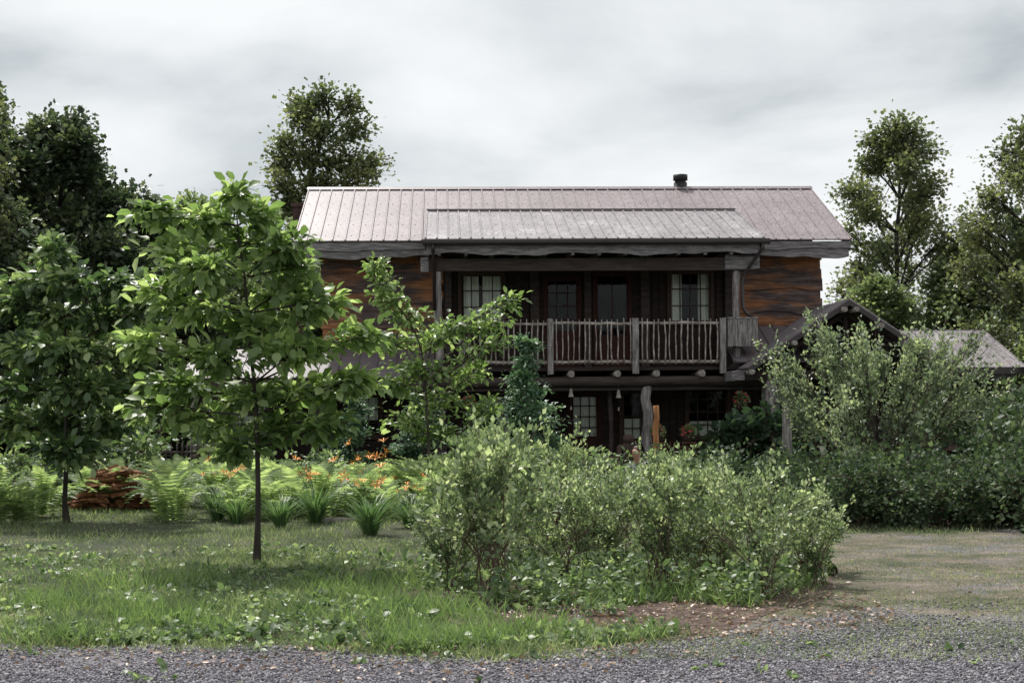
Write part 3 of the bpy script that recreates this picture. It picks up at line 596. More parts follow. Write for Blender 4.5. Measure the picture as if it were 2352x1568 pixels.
for a_ in [(.02,3.0,.06,5.36,5.53,.04,.02),(.1,3.1,.10,5.2,5.45,.035,.03),(10.4,WD-.02,.06,5.36,5.53,.04,.02),(10.3,WD-.05,.10,5.18,5.45,.035,.03)]:
    b_=MB(); liveboard(b_,*a_); b_.obj('fascia_board',M_grey,H)
b_=MB()
for xx in (.02,WD-.06):
    b_.hexa([(xx,.03,ZE-.25),(xx+.04,.03,ZE-.25),(xx+.04,YR,ZR-.25),(xx,YR,ZR-.25),(xx,.03,ZE-.04),(xx+.04,.03,ZE-.04),(xx+.04,YR,ZR-.04),(xx,YR,ZR-.04)])
b_.box(.1,WD-.1,.1,.78,5.42,5.46)
b_.obj('soffit_and_rake',M_dark2,H)
def siding(b_,x0,x1,z0,z1,y,ch=.25):
    z=z1; 
    while z>z0+.02:
        c=ch*random.uniform(.8,1.25); zb=max(z-c,z0); xa=x0-random.uniform(0,.05); xb=x1+random.uniform(-.01,.09)
        n=max(3,int((xb-xa)/.1)); ph=random.uniform(0,20); a1=random.uniform(.015,.04); pv=None; tilt=random.uniform(.035,.06)
        for i in range(n+1):
            x=xa+(xb-xa)*i/n
            zz=zb-.02+a1*(math.sin(x*2.3+ph)+.6*math.sin(x*4.9+2*ph)+.35*math.sin(x*10.3+ph))
            cur=[(x,y-tilt,zz),(x,y,zz),(x,y-.004,z+.03),(x,y-.012,z+.03)]
            if pv:
                k=len(b_.v); b_.v+=pv+cur
                for f in ((0,4,7,3),(0,1,5,4)): b_.f.append(tuple(k+j for j in f)); b_.sm.append(False)
                if i==1: b_.f.append((k,k+3,k+2,k+1)); b_.sm.append(False)
                if i==n: b_.f.append((k+4,k+5,k+6,k+7)); b_.sm.append(False)
            pv=cur
        z-=c
b_=MB(); siding(b_,X0,3.35,2.4,5.42,YW); b_.obj('siding',M_siding,H)
b_=MB(); siding(b_,10.2,X1,2.4,5.42,YW); b_.obj('siding',M_siding,H)
def wallgrid(b_,x0,x1,z0,z1,y0,y1,ops):
    ops=sorted(ops); x=x0
    for (a,c,zl,zh) in ops:
        b_.box(x,a,y0,y1,z0,z1)
        if zl>z0+.01: b_.box(a,c,y0,y1,z0,zl)
        if zh<z1-.01: b_.box(a,c,y0,y1,zh,z1)
        x=c
    b_.box(x,x1,y0,y1,z0,z1)
up_ops=[(3.83,4.81,3.72,4.87),(5.83,6.58,2.68,4.75),(7.0,7.77,2.68,4.85),(8.75,9.72,3.72,4.9)]
lo_ops=[(1.1,1.9,1.1,2.05),(4.6,5.4,1.0,2.05),(6.4,7.03,.16,2.02),(7.6,8.07,.95,2.08),(9.15,10.1,1.0,2.2),(11.1,11.9,1.1,2.15)]
b_=MB()
wallgrid(b_,X0,X1,2.5,5.42,YW+.004,YW+.15,up_ops)
wallgrid(b_,X0,X1,0,2.496,YW+.004,YW+.15,lo_ops)
for k in range(40):
    x=3.4+k*.17
    for (zl,zh) in ((2.7,5.3),):
        if any(a-.09<x<c+.09 for a,c,_,_ in up_ops): continue
        b_.box(x,x+.15,YW-random.uniform(.012,.03),YW+.003,zl,zh)
for k in range(64):
    x=.8+k*.18
    if any(a-.1<x+.08<c+.1 for a,c,_,_ in lo_ops): continue
    b_.box(x,x+.16,YW-random.uniform(.012,.03),YW+.003,.1,2.4)
b_.obj('wall',M_dark,H)
b_=MB()
b_.box(X0,X0+.15,YW+.155,6.5,0,5.5); b_.box(X1-.15,X1,YW+.155,6.5,0,5.5); b_.box(X0+.16,X1-.16,6.35,6.5,0,5.5)
for xx in (X0+.01,X1-.14): 
    k=len(b_.v); b_.v+=[(xx,YW+.16,5.5),(xx,6.5,5.5),(xx,YR,ZR-.15),(xx+.13,YW+.16,5.5),(xx+.13,6.5,5.5),(xx+.13,YR,ZR-.15)]
    b_.f+=[(k,k+1,k+2),(k+3,k+5,k+4)]; b_.sm+=[False]*2
b_.obj('side_and_rear_walls',M_dark2,H)
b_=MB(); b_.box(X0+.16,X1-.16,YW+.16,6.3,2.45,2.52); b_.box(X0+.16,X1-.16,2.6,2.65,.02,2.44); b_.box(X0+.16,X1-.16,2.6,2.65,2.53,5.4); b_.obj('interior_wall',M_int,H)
def curtain(x0,x1,z0,z1,y,parent):
    b_=MB(); n=24; 
    for i in range(n+1):
        x=x0+(x1-x0)*i/n; yy=y+.02*math.sin(i*1.5)+random.uniform(-.004,.004)
        b_.v+=[(x,yy,z0),(x,yy+.005,z1)]
        if i: k=len(b_.v)-4; b_.f.append((k,k+2,k+3,k+1)); b_.sm.append(True)
    return b_.obj('curtain',M_curt,parent)
def window(x0,x1,z0,z1,y=YW,nx=3,nz=3,curt=None,mat=M_frame,door=False,panel=0):
    b_=MB(); w=.07
    b_.box(x0-w,x0,y-.05,y+.05,z0-w,z1+w); b_.box(x1,x1+w,y-.05,y+.05,z0-w,z1+w)
    b_.box(x0,x1,y-.045,y+.05,z1,z1+w); b_.box(x0,x1,y-.07,y+.05,z0-w,z0)
    f=b_.obj('door' if door else 'window',mat,H)
    zb=z0+panel
    s_=MB(); t=.045
    s_.box(x0+.002,x0+t,y-.02,y+.02,z0,z1); s_.box(x1-t,x1-.002,y-.02,y+.02,z0,z1); s_.box(x0+t,x1-t,y-.02,y+.02,z1-t,z1-.002); s_.box(x0+t,x1-t,y-.02,y+.02,zb,zb+t)
    if panel: s_.box(x0+t,x1-t,y-.01,y+.015,z0,zb); s_.box(x0+.1,x1-.1,y-.018,y-.011,z0+.1,zb-.1)
    for i in range(1,nx):
        x=x0+(x1-x0)*i/nx; s_.box(x-.012,x+.012,y-.017,y+.012,zb+t,z1-t)
    for i in range(1,nz):
        z=zb+(z1-zb)*i/nz; s_.box(x0+t,x1-t,y-.0165,y+.0115,z-.012,z+.012)
    s_.obj('sash',mat,f)
    p=MB(); p.v=[(x0+t,y+.004,zb+t),(x1-t,y+.004,zb+t),(x1-t,y+.004,z1-t),(x0+t,y+.004,z1-t)]; p.f=[(0,1,2,3)]; p.sm=[False]; p.obj('pane',M_glass,f)
    if door:
        h=MB(); h.tube([(x1-.1,y-.02,z0+.95),(x1-.1,y-.07,z0+.95)],.02,8); h.obj('handle',M_black,f)
    if curt:
        for (a,c,zl,zh) in curt: curtain(x0+(x1-x0)*a,x0+(x1-x0)*c,z0+(z1-z0)*zl,z0+(z1-z0)*zh,y+.06,f)
window(*up_ops[0],nx=4,nz=3,curt=[(.0,.42,0,1),(.5,1,0,1)])
window(*up_ops[1],nx=3,nz=4,door=True,panel=.8,mat=M_framer)
window(*up_ops[2],nx=2,nz=1,door=True,panel=.7,mat=M_framer)
window(*up_ops[3],nx=4,nz=3,curt=[(.0,.3,0,1),(.7,1,0,1)])
window(*lo_ops[0],curt=[(0,1,.4,1)])
window(*lo_ops[1],nx=4,curt=[(0,.4,0,1)])
window(*lo_ops[2],nx=3,nz=4,door=True,panel=.85,mat=M_framer,curt=[(0,1,.4,1)])
window(*lo_ops[3],nx=2,nz=4,curt=[(0,1,0,.45)])
window(*lo_ops[4],nx=4,nz=4,curt=[(0,1,0,.32)])
window(*lo_ops[5],nx=3,nz=3,curt=[(0,.35,0,1),(.65,1,0,1)])
for x,w in ((3.45,.16),(5.45,.2),(6.72,.16),(8.05,.2),(10.05,.16)):
    b_=MB(); b_.box(x,x+w,YW-.12,YW-.035,2.68,5.1,.006)
    b_.obj('wall_timber',M_dark2,H)
YF=-1.3
pr=metalroof('balcony_roof',3.02,10.55,YF,5.46,1.9,6.51,M_roof2,H,.245,screws=3)
b_=MB(); b_.box(3.0,10.57,YF-.03,YF+.02,5.42,5.455); b_.box(3.02,10.55,1.86,1.95,6.5,6.56); b_.obj('roof_trim',M_roofd,pr)
b_=MB(); 
for x in (3.02,10.52): b_.hexa([(x,YF,5.2),(x+.03,YF,5.2),(x+.03,.8,5.42),(x,.8,5.42),(x,YF,5.42),(x+.03,YF,5.42),(x+.03,1.2,6.24),(x,1.2,6.24)])
b_.box(3.06,10.5,YF+.06,.78,5.30,5.33)
b_.obj('cheek_and_ceiling',M_dark2,pr)
b_=MB(); b_.tube([(2.98,YF-.09,5.37),(10.65,YF-.09,5.37)],.065,10); b_.box(2.98,10.65,YF-.155,YF-.025,5.37,5.425); b_.obj('gutter',M_gut,H)
b_=MB(); liveboard(b_,3.0,10.45,YF+.04,5.12,5.34,.03,.026); b_.obj('porch_fascia_board',M_grey,H)
def down(pts):
    b_=MB(); b_.tube(pts,.04,8); return b_.obj('downspout',M_gut,H)
down([(3.2,YF-.09,5.33),(3.2,YF-.05,5.2),(3.22,-1.05,5.0),(3.22,-1.03,3.9)])
down([(10.5,YF-.09,5.33),(10.48,YF-.05,5.2),(10.2,-.98,4.75),(10.12,-.96,4.5),(10.12,-.96,3.95),(10.2,-.96,3.8),(10.35,-.96,3.72)])
b_=MB(); b_.box(3.1,10.35,-1.0,-.82,4.78,5.06,.01); 
b_.obj('balcony_beam',M_dark2,H)
b_=MB(); b_.box(2.92,3.098,-1.02,-.80,4.76,5.08,.008); b_.box(9.72,10.42,-1.025,-1.004,4.8,5.1,.008); b_.box(10.352,10.5,-1.02,-.8,4.8,5.08,.008)
for k in range(13):
    x=3.3+k*.59; b_.box(x,x+.07,YF+.05,.7,5.1,5.25,.004)
b_.obj('beam_ends_and_rafters',M_grey,H)
def post(x,y,z0,z1,r,mat,name='balcony_post',parent=H,n=10,bend=.025):
    b_=MB(); b_.log((x,y,z0),(x+random.uniform(-.03,.03),y,z1),r*1.05,r*.92,n,7,.07,bend); return b_.obj(name,mat,parent)
post(3.32,-.9,2.66,4.79,.095,M_greyv); post(9.98,-.9,2.66,4.79,.085,M_greyv)
bal=MB(); bal.box(3.3,10.45,-1.0,YW-.01,2.55,2.63,.003); 
balc=bal.obj('balcony',M_dark2,H)
b_=MB(); b_.log((3.3,-1.0,2.3),(10.6,-1.0,2.3),.12,.12,10,8,.05,.01); b_.box(3.0,10.7,-.98,-.9,2.1,2.28,.01); b_.obj('support_beam',M_dark2,balc)
for px in (1100,1210,1313,1420,1510,1615,1700):
    jo=MB(); x=(px-1176)/3267*31.6+4.96-.05; jo.log((x,-1.16,2.47),(x,.7,2.47),.075,.075,10,2,.05,0)
    jo.obj('joist',M_end,balc)
px2x=lambda px,d=31.6: (px-1176)/3267*d+4.96-.04
postx=[px2x(p) for p in (1062,1265,1461,1663)]
for x in postx:
    b_=MB(); b_.box(x-.065,x+.065,-1.17,-1.05,2.47,3.7,.012); b_.obj('railing_post',M_greyv,balc)
for i in range(3):
    a,c=postx[i]+.066,postx[i+1]-.066
    r_=MB(); r_.log((a,-1.1,3.60),(c,-1.1,3.58),.036,.033,8,7,.1,.012); r_.log((a,-1.1,2.74),(c,-1.1,2.73),.038,.036,8,7,.1,.012)
    r_.obj('handrail',M_stick,balc)
    st=MB(); n=14
    for k in range(n):
        x=a+(c-a)*(k+.5)/n+random.uniform(-.02,.02); dx=random.uniform(-.03,.03)
        pts=[(x+dx*math.sin(t*3.1)+random.uniform(-.008,.008),-1.1-.03+random.uniform(-.005,.005),2.68+(3.68-2.68+random.uniform(-.02,.03))*t) for t in np.linspace(0,1,6)]
        st.tube(pts,[random.uniform(.013,.019)]*5+[.011],6,True,.1)
    st.obj('balusters',M_stick,balc)
b_=MB()
x0=px2x(1674); x1=px2x(1744); n=6
for k in range(n):
    w=(x1-x0)/n; b_.box(x0+k*w+.004,x0+(k+1)*w-.004,-1.17,-1.13,3.06+random.uniform(-.01,.01),3.68,.003)
b_.box(x0,x1,-1.12,-.75,3.08,3.66); b_.box(x0-.02,x1+.02,-1.19,-.74,3.682,3.71)
b_.obj('plank_box',M_greyv,balc)
b_=MB(); b_.box(-2.3,12.3,-1.0,YW-.01,.0,.11); b_.obj('porch_floor',M_dark2,H)
lx=lambda px,d=31.6:(px-1176)/3267*d+4.92
post(lx(1492),-.95,.1,2.2,.12,M_greyv,'porch_post',bend=.05)
post(lx(1408),-.6,.1,2.2,.055,M_dark2,'porch_post'); post(lx(1768),-.95,.1,2.3,.13,M_greyv,'porch_post',bend=.05); post(3.4,-.95,.1,2.2,.1,M_dark2,'porch_post'); post(5.3,-.95,.1,2.2,.09,M_dark2,'porch_post'); post(-2.1,-.9,.1,2.4,.08,M_greyv,'porch_post'); post(.6,-.9,.1,2.4,.08,M_dark2,'porch_post')
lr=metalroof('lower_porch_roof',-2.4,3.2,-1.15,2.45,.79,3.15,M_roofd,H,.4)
b_=MB(); liveboard(b_,-2.4,3.2,-1.1,2.22,2.4,.04,.02); b_.obj('fascia',M_dark2,lr)
b_=MB(); wallgrid(b_,-2.3,.59,0,3.1,YW+.002,YW+.14,[(-1.6,-.7,1.1,2.05)]); b_.box(-2.3,-2.16,YW+.15,5,0,3.1); b_.box(-2.3,.58,YW+.15,5,3.11,3.2); b_.box(-2.15,.58,4.9,5,0,3.1)
b_.obj('wing_wall',M_dark,H)
window(-1.6,-.7,1.1,2.05,curt=[(0,1,.3,1)])
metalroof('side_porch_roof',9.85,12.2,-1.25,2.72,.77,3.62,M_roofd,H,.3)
GX,GZ,GE,HW=12.24,4.03,2.56,2.24; GY=-2.0
def gable_slope(name,sgn,y0,y1):
    b_=MB(); L_=math.hypot(HW,GZ-GE); nx,nz=sgn*(GZ-GE)/L_,HW/L_
    def q(t,y,h): return (GX+sgn*HW*t+nx*h,y,GZ-(GZ-GE)*t+nz*h)
    p=[q(0,y0,-.04),q(1,y0,-.04),q(1,y1,-.04),q(0,y1,-.04),q(0,y0,0),q(1,y0,0),q(1,y1,0),q(0,y1,0)]
    b_.hexa(p)
    n=int((y1-y0)/.24)
    for i in range(n+1):
        y=y0+.02+(y1-y0-.04)*i/n; w=.02
        b_.hexa([q(0,y-w,.001),q(1.003,y-w,.001),q(1.003,y+w,.001),q(0,y+w,.001),q(0,y-w*.5,.03),q(1.003,y-w*.5,.03),q(1.003,y+w*.5,.03),q(0,y+w*.5,.03)])
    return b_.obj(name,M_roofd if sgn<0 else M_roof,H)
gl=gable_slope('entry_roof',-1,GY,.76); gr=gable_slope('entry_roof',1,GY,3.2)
b_=MB()
for sgn in (-1,1):
    xe=GX+sgn*HW; b_.hexa([(GX,GY-.03,GZ-.13),(xe,GY-.03,GE-.13),(xe,GY-.002,GE-.13),(GX,GY-.002,GZ-.13),(GX,GY-.03,GZ-.01),(xe,GY-.03,GE-.01),(xe,GY-.002,GE-.01),(GX,GY-.002,GZ-.01)])
b_.obj('rake_trim',M_gut,gl)
for sgn in (-1,1):
    for t in (.06,.3,.55,.78,.97):
        b_=MB(); x=GX+sgn*HW*t; z=GZ-(GZ-GE)*t-.2
        b_.log((x,GY-.16,z+.06),(x,.4,z+.06),.058,.058,9,2,.04,0); b_.obj('purlin',M_end,gl)
b_=MB()
b_.box(9.75,14.4,-1.75,-1.55,2.3,2.5,.01)
for sgn in (-1,1):
    b_.log((GX+sgn*2.0,-1.65,2.45),(GX,-1.65,3.75),.07,.06,8,4,.05,.01)
    b_.log((GX+sgn*.95,-1.65,2.5),(GX+sgn*.05,-1.65,3.3),.05,.05,8,4,.05,.02)
b_.log((GX,-1.65,2.45),(GX,-1.65,3.8),.07,.06,8,3)
b_.obj('entry_truss',M_dark,gl)
b_=MB(); b_.box(9.72,9.98,-1.78,-1.76,2.3,2.5,.003); b_.box(9.68,9.745,-1.9,-.9,2.28,2.5,.005); b_.obj('beam_end',M_grey,gl)
post(10.55,-1.65,0,2.3,.11,M_greyv,'entry_post',bend=.04); post(13.9,-1.65,0,2.3,.11,M_dark2,'entry_post'); post(12.24,-1.65,0,2.3,.08,M_dark2,'entry_post')
b_=MB(); b_.box(12.32,14.3,.2,.34,0,2.58); 
k=len(b_.v); b_.v+=[(10.1,.3,2.582),(14.38,.3,2.582),(GX,.3,GZ-.06)]; b_.f.append((k,k+1,k+2)); b_.sm.append(False)
b_.obj('entry_wall',M_dark,H)
rw=metalroof('wing_roof',14.1,16.85,-.3,2.58,2.3,3.56,M_roof2,H,.28)
metalroof('wing_rear_roof',14.1,16.85,4.9,2.58,2.31,3.56,M_roofd,rw,.4)
b_=MB(); b_.box(14.1,16.87,-.36,-.31,2.42,2.57); b_.box(14.3,16.7,-.2,-.02,2.3,2.42); b_.obj('wing_fascia',M_gut,rw)
b_=MB(); b_.box(14.32,16.6,1.1,1.25,0,3.0); b_.box(16.45,16.6,1.26,4.5,0,2.7); b_.obj('wing_side_wall',M_dark,H)
post(16.5,-.15,0,2.35,.09,M_dark2,'wing_post'); post(14.6,-.15,0,2.35,.09,M_dark2,'wing_post')

# ------------------------------------------------------------------ yard things
def thing_log(name,x,y,z1,r,lean,mat,label,cat):
    b_=MB(); b_.log((0,0,0),(lean,0,z1),r*1.1,r*.9,10,8,.07,.02); o=b_.obj(name,mat,label=label,category=cat); o.location=(x,y,0)
    return o
thing_log('peeled_log_post',2.854,28,1.75,.062,-.02,M_peel,'orange-brown peeled log post standing by the porch','post')
thing_log('leaning_log_post',5.477,28,2.28,.085,-.1,M_greyv,'weathered grey log post leaning beside the shrub','post')
b_=MB()
for k in range(26):
    x=k*.11; b_.tube([(x,0,0),(x+random.uniform(-.02,.02),0,1.05+random.uniform(-.05,.05))],.016,6)
b_.log((0,.03,.85),(2.8,.03,.85),.03,.03); b_.log((0,.03,.25),(2.8,.03,.25),.03,.03)
o=b_.obj('rustic_fence',M_dark2,label='rustic stick fence at the garden edge',category='fence'); o.location=(-8.2,29.6,0)
b_=MB()
for k in range(12):
    x=k*.09; b_.tube([(x,0,0),(x+random.uniform(-.015,.015),0,1.0)],.013,6)
b_.log((0,.03,.88),(1.0,.03,.88),.022,.022); b_.log((0,.03,.2),(1.0,.03,.2),.022,.022)
o=b_.obj('porch_railing_fence',M_red2,label='short reddish stick railing before the porch',category='fence'); o.location=(3.1,29.6,0)
def bell(x,y,z):
    e=empty('wind_bell',(x,y,z),0,label='small metal bell hanging on a cord under the balcony',category='bell',group='bells under the balcony')
    c=MB(); c.tube([(0,0,0),(0,0,.42)],.005,5); c.tube([(0,0,-.22),(0,0,0)],.004,5); c.obj('cord',M_black,e)
    d=MB(); d.tube([(0,0,-.02),(0,0,0),(0,0,.02),(0,0,.1),(0,0,.15),(0,0,.17)],[.06,.062,.05,.035,.028,.008],12); d.obj('bell_body',M_end,e)
    f=MB(); f.hexa([(-.02,-.003,-.3),(.02,-.003,-.3),(.02,.003,-.3),(-.02,.003,-.3),(-.015,-.003,-.22),(.015,-.003,-.22),(.015,.003,-.22),(-.015,.003,-.22)]); f.obj('clapper_plate',M_end,e)
bell(1.31,31.5,1.98); bell(2.37,31.6,1.95)
def basket(loc,label,hang=True,r=.16):
    e=empty('flower_basket' if hang else 'flower_planter',loc,0,label=label,category='flowers')
    p=MB(); p.tube([(0,0,-.12),(0,0,-.1),(0,0,.02),(0,0,.03)],[.08,.11,.15,.15],12); p.obj('pot',M_frame,e)
    if hang:
        h=MB(); 
        for k in range(3):
            a=k*2.09; h.tube([(math.cos(a)*.14,math.sin(a)*.14,.02),(0,0,.42)],.004,5)
        h.obj('hanger',M_black,e)
    n=260; d=rdir(n,.2); P=d*rng.uniform(.05,r,(n,1))+np.array([0,0,.08])
    V,F=inst(LEAF4,P,d,rdir(n,1),.07,.09); link(bpy.data.objects.new('foliage',np_mesh('foliage',V,F,M_weed)),e)
    n=44; d=rdir(n,.3); P=d*rng.uniform(r*.8,r*1.2,(n,1))+np.array([0,0,.1])
    V,F=inst(LEAF4,P,rdir(n),rdir(n),.055,.085); link(bpy.data.objects.new('blossoms',np_mesh('blossoms',V,F,M_red)),e)
basket((5.05,31.3,1.78),'hanging basket of red flowers under the porch beam')
basket((3.0,29.3,1.12),'pot of bright red geraniums on the porch rail',False,.14)
basket((3.62,29.3,1.12),'pot of bright red geraniums on the porch rail',False,.14)
basket((-.95,31.2,1.75),'small hanging basket of red flowers behind foliage')
for x_ in (3.0,3.62):
    b_=MB(); b_.log((0,0,0),(0,0,1.0),.05,.045); b_.box(-.14,.14,-.14,.14,.975,1.0); o=b_.obj('planter_stand',M_red2,label='rustic wooden stand holding a flower pot',category='stand',group='planter stands'); o.location=(x_,29.3,0)
def chair(loc,rot):
    e=empty('garden_chair',loc,rot,label='reddish wooden garden chair',category='chair')
    s_=MB(); 
    for k in range(5): s_.box(-.24,.24,-.22+k*.09,-.14+k*.09,.38,.405,.002)
    s_.obj('seat',M_red2,e)
    s_=MB()
    for k in range(5): s_.hexa([(-.23+k*.095,.22,.42),(-.155+k*.095,.22,.42),(-.155+k*.095,.245,.42),(-.23+k*.095,.245,.42),(-.23+k*.095,.32,.8),(-.155+k*.095,.32,.8),(-.155+k*.095,.345,.8),(-.23+k*.095,.345,.8)])
    s_.box(-.26,.26,.30,.325,.72,.77); s_.obj('backrest',M_red2,e)
    for sx_ in (-1,1):
        for yy in (-.2,.22):
            l=MB(); l.box(sx_*.22-.025,sx_*.22+.025,yy-.025,yy+.025,0,.379 if yy>0 else .58,.002); l.obj('leg',M_red2,e)
        a_=MB(); a_.box(sx_*.24-.04,sx_*.24+.04,-.26,.24,.582,.605); a_.obj('armrest',M_red2,e)
chair((1.95,26.4,0),.5)
M_skin=noisemat('skin',[(.3,(.42,.24,.17)),(.7,(.5,.3,.22))],6,rough=.55,bump=.05)
M_shirt=noisemat('white_cloth',[(.3,(.62,.63,.66)),(.7,(.8,.8,.82))],6,rough=.9,bump=.3)
M_jean=noisemat('dark_cloth',[(.3,(.03,.035,.05)),(.7,(.06,.07,.1))],8,rough=.9,bump=.3)
M_hair=noisemat('hair',[(.3,(.03,.012,.008)),(.7,(.09,.035,.02))],12,(1,1,.3),rough=.5,bump=.5)
def skin(name,chains,mat,parent,sub=2,rootpos=None):
    V=[];E=[];R=[];key={}
    def vid(p,r):
        k=tuple(round(c,4) for c in p)
        if k not in key: key[k]=len(V); V.append(p); R.append(r)
        return key[k]
    for ch in chains:
        pr_=None
        for (p,r) in ch:
            i=vid(p,r)
            if pr_ is not None and pr_!=i: E.append((pr_,i))
            pr_=i
    me=bpy.data.meshes.new(name); me.from_pydata(V,E,[]); me.update(); me.materials.append(mat)
    o=bpy.data.objects.new(name,me); link(o,parent)
    sk=o.modifiers.new('skin','SKIN'); sk.use_smooth_shade=True
    if me.skin_vertices:
        for i,r in enumerate(R): me.skin_vertices[0].data[i].radius=(r,r) if not isinstance(r,tuple) else r
        me.skin_vertices[0].data[0].use_root=True
    ss=o.modifiers.new('sub','SUBSURF'); ss.levels=sub; ss.render_levels=sub
    return o
PE=empty('person',(2.36,25.9,0),.9,label='seated person in a white shirt with dark reddish hair leaning forward',category='person')
pel=((0,0,.34),.12); sp1=((-.03,0,.48),.115); sp2=((-.09,0,.63),.125); nk=((-.15,0,.75),.05); hd=((-.18,0,.83),.075); hd2=((-.2,0,.91),.085); hd3=((-.195,0,.97),.06)
body=[[pel,sp1,sp2,nk,hd,hd2,hd3]]
for sg in (-1,1):
    hip=((-.04,sg*.10,.33),.085); kn=((-.44,sg*.13,.42),.06); an_=((-.5,sg*.13,.07),.038); to=((-.63,sg*.14,.035),.03)
    body.append([pel,hip,kn,an_,to])
    sh=((-.1,sg*.17,.68),.055); el=((-.2,sg*.24,.47),.04); wr=((-.4,sg*.17,.50),.026); pa=((-.46,sg*.16,.50),.03)
    body.append([sp2,sh,el,wr,pa])
    for k in range(4):
        yy=sg*(.135+k*.016); l_=[.05,.06,.056,.045][k]
        body.append([pa,((-.50,yy,.495),.008),((-.50-l_*.6,yy,.485),.008),((-.50-l_,yy,.465),.007)])
    body.append([pa,((-.465,sg*.12,.495),.010),((-.49,sg*.105,.485),.009)])
skin('body',body,M_skin,PE)
skin('shirt',[[((-.0,0,.36),.135),((-.03,0,.48),.13),((-.09,0,.63),.14),((-.125,0,.70),.085)],[((-.09,0,.63),.14),((-.1,.17,.68),.07),((-.17,.225,.53),.056)],[((-.09,0,.63),.14),((-.1,-.17,.68),.07),((-.17,-.225,.53),.056)]],M_shirt,PE)
skin('trousers',[[((0,0,.33),.135),((-.04,.10,.33),.098),((-.44,.13,.42),.07),((-.495,.13,.11),.05)],[((0,0,.33),.135),((-.04,-.10,.33),.098),((-.44,-.13,.42),.07),((-.495,-.13,.11),.05)]],M_jean,PE)
skin('hair',[[((-.12,0,.84),.06),((-.155,0,.91),.09),((-.18,0,.965),.088),((-.22,0,.99),.062)]],M_hair,PE)
skin('nose',[[((-.27,0,.90),.014),((-.292,0,.885),.013)]],M_skin,PE,1)
for sg in (-1,1):
    e_=MB(); e_.tube([(-.275,sg*.032,.915),(-.285,sg*.032,.915)],.009,8); e_.obj('eye',M_black,PE)
    skin('ear',[[((-.19,sg*.083,.92),.014),((-.19,sg*.09,.89),.010)]],M_skin,PE,1)
b_=MB(); b_.log((0,0,0),(0,0,.23),.19,.18,14,3,.04,.0); o=b_.obj('stump_seat',M_bark,label='short tree stump used as a seat',category='stump'); o.location=(2.36,25.9,0)
BE=empty('carved_bear_statue',(2.41,29.5,0),0,label='brown carved wooden bear standing by the porch',category='statue')
skin('bear_body',[[((0,0,.35),.2),((0,0,.65),.21),((0,0,.9),.14),((0,-.02,1.06),.12),((0,-.12,1.04),.06),((0,-.17,1.03),.04)],
  [((0,0,.9),.14),((.2,-.08,.85),.07),((.2,-.2,.7),.05)],[((0,0,.9),.14),((-.2,-.08,.85),.07),((-.2,-.2,.7),.05)],
  [((0,0,.35),.2),((.12,-.02,.15),.1),((.12,-.1,.03),.06)],[((0,0,.35),.2),((-.12,-.02,.15),.1),((-.12,-.1,.03),.06)],
  [((0,-.02,1.06),.12),((.09,0,1.16),.035)],[((0,-.02,1.06),.12),((-.09,0,1.16),.035)]],M_frame,BE)
LE=empty('garden_lantern',(7.1,23.0,0),0,label='small wooden lantern box on a post among shrubs',category='lantern')
b_=MB(); b_.log((0,0,0),(0,0,.75),.03,.03); b_.obj('post',M_frame,LE)
b_=MB(); b_.box(-.09,.09,-.09,.09,.75,.78)
for sx_ in (-.075,.075):
    for sy_ in (-.075,.075): b_.box(sx_-.01,sx_+.01,sy_-.01,sy_+.01,.78,.98)
b_.hexa([(-.13,-.13,.98),(.13,-.13,.98),(.13,.13,.98),(-.13,.13,.98),(-.03,-.03,1.08),(.03,-.03,1.08),(.03,.03,1.08),(-.03,.03,1.08)])
b_.obj('lantern_box',M_frame,LE)

# ------------------------------------------------------------------ camera, light, sky
cam=bpy.data.cameras.new('camera'); co=bpy.data.objects.new('camera',cam); COL.objects.link(co); scene.camera=co
cam.lens=50; cam.sensor_width=36; cam.shift_y=.0663; cam.clip_end=2000
co.matrix_world=Matrix.Translation((0,0,1.7))@Matrix.Rotation(math.radians(90),4,'X')@Matrix.Rotation(math.radians(-.5),4,'Z')
el=math.radians(57); az=math.radians(-24)
sd=Vector((math.sin(az)*math.cos(el),math.cos(az)*math.cos(el),math.sin(el)))
sl=bpy.data.lights.new('sun','SUN'); sl.energy=5.0; sl.angle=math.radians(1.0); sl.color=(1,.965,.91)
so=bpy.data.objects.new('sun',sl); COL.objects.link(so); so.rotation_euler=sd.to_track_quat('Z','Y').to_euler(); so.location=(0,60,60)
w=bpy.data.worlds.new('World'); scene.world=w; w.use_nodes=True; N=w.node_tree.nodes; L=w.node_tree.links
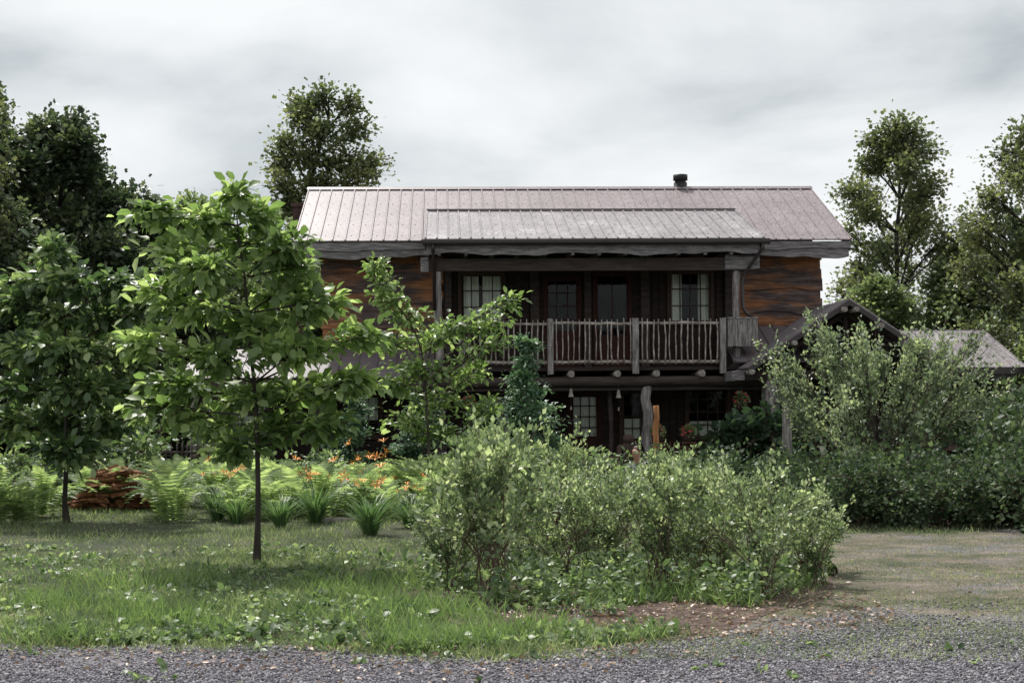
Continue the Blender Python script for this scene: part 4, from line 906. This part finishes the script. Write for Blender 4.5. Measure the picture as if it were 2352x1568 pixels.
bg=N['Background']; sky=N.new('ShaderNodeTexSky'); sky.sky_type='NISHITA'; sky.sun_disc=False; sky.sun_elevation=el; sky.sun_rotation=az
bg.inputs['Strength'].default_value=.1; L.new(sky.outputs[0],bg.inputs[0])
tc=N.new('ShaderNodeTexCoord'); sp=N.new('ShaderNodeSeparateXYZ'); L.new(tc.outputs['Generated'],sp.inputs[0])
za=N.new('ShaderNodeMath'); za.operation='ADD'; za.inputs[1].default_value=.24; L.new(sp.outputs[2],za.inputs[0])
zm=N.new('ShaderNodeMath'); zm.operation='MAXIMUM'; zm.inputs[1].default_value=.05; L.new(za.outputs[0],zm.inputs[0])
dx=N.new('ShaderNodeMath'); dx.operation='DIVIDE'; L.new(sp.outputs[0],dx.inputs[0]); L.new(zm.outputs[0],dx.inputs[1])
dy=N.new('ShaderNodeMath'); dy.operation='DIVIDE'; L.new(sp.outputs[1],dy.inputs[0]); L.new(zm.outputs[0],dy.inputs[1])
cb=N.new('ShaderNodeCombineXYZ'); L.new(dx.outputs[0],cb.inputs[0]); L.new(dy.outputs[0],cb.inputs[1])
nz=N.new('ShaderNodeTexNoise'); nz.inputs['Scale'].default_value=1.7; nz.inputs['Detail'].default_value=9; nz.inputs['Roughness'].default_value=.5; nz.inputs['Distortion'].default_value=.2
mp=N.new('ShaderNodeMapping'); mp.inputs['Location'].default_value=(2.4,5.9,0); L.new(cb.outputs[0],mp.inputs[0]); L.new(mp.outputs[0],nz.inputs[0])
r=ramp(N,[(.30,(.50,.54,.565)),(.41,(.72,.755,.77)),(.50,(.85,.875,.885)),(.60,(.95,.965,.97))]); L.new(nz.outputs[0],r.inputs[0])
bg2=N.new('ShaderNodeBackground'); bg2.inputs['Strength'].default_value=1.03; L.new(r.outputs[0],bg2.inputs[0])
ms=N.new('ShaderNodeMixShader'); ms.inputs[0].default_value=.94; L.new(bg.outputs[0],ms.inputs[1]); L.new(bg2.outputs[0],ms.inputs[2])
L.new(ms.outputs[0],N['World Output'].inputs['Surface'])
scene.view_settings.view_transform='Standard'; scene.view_settings.look='None'; scene.view_settings.exposure=0
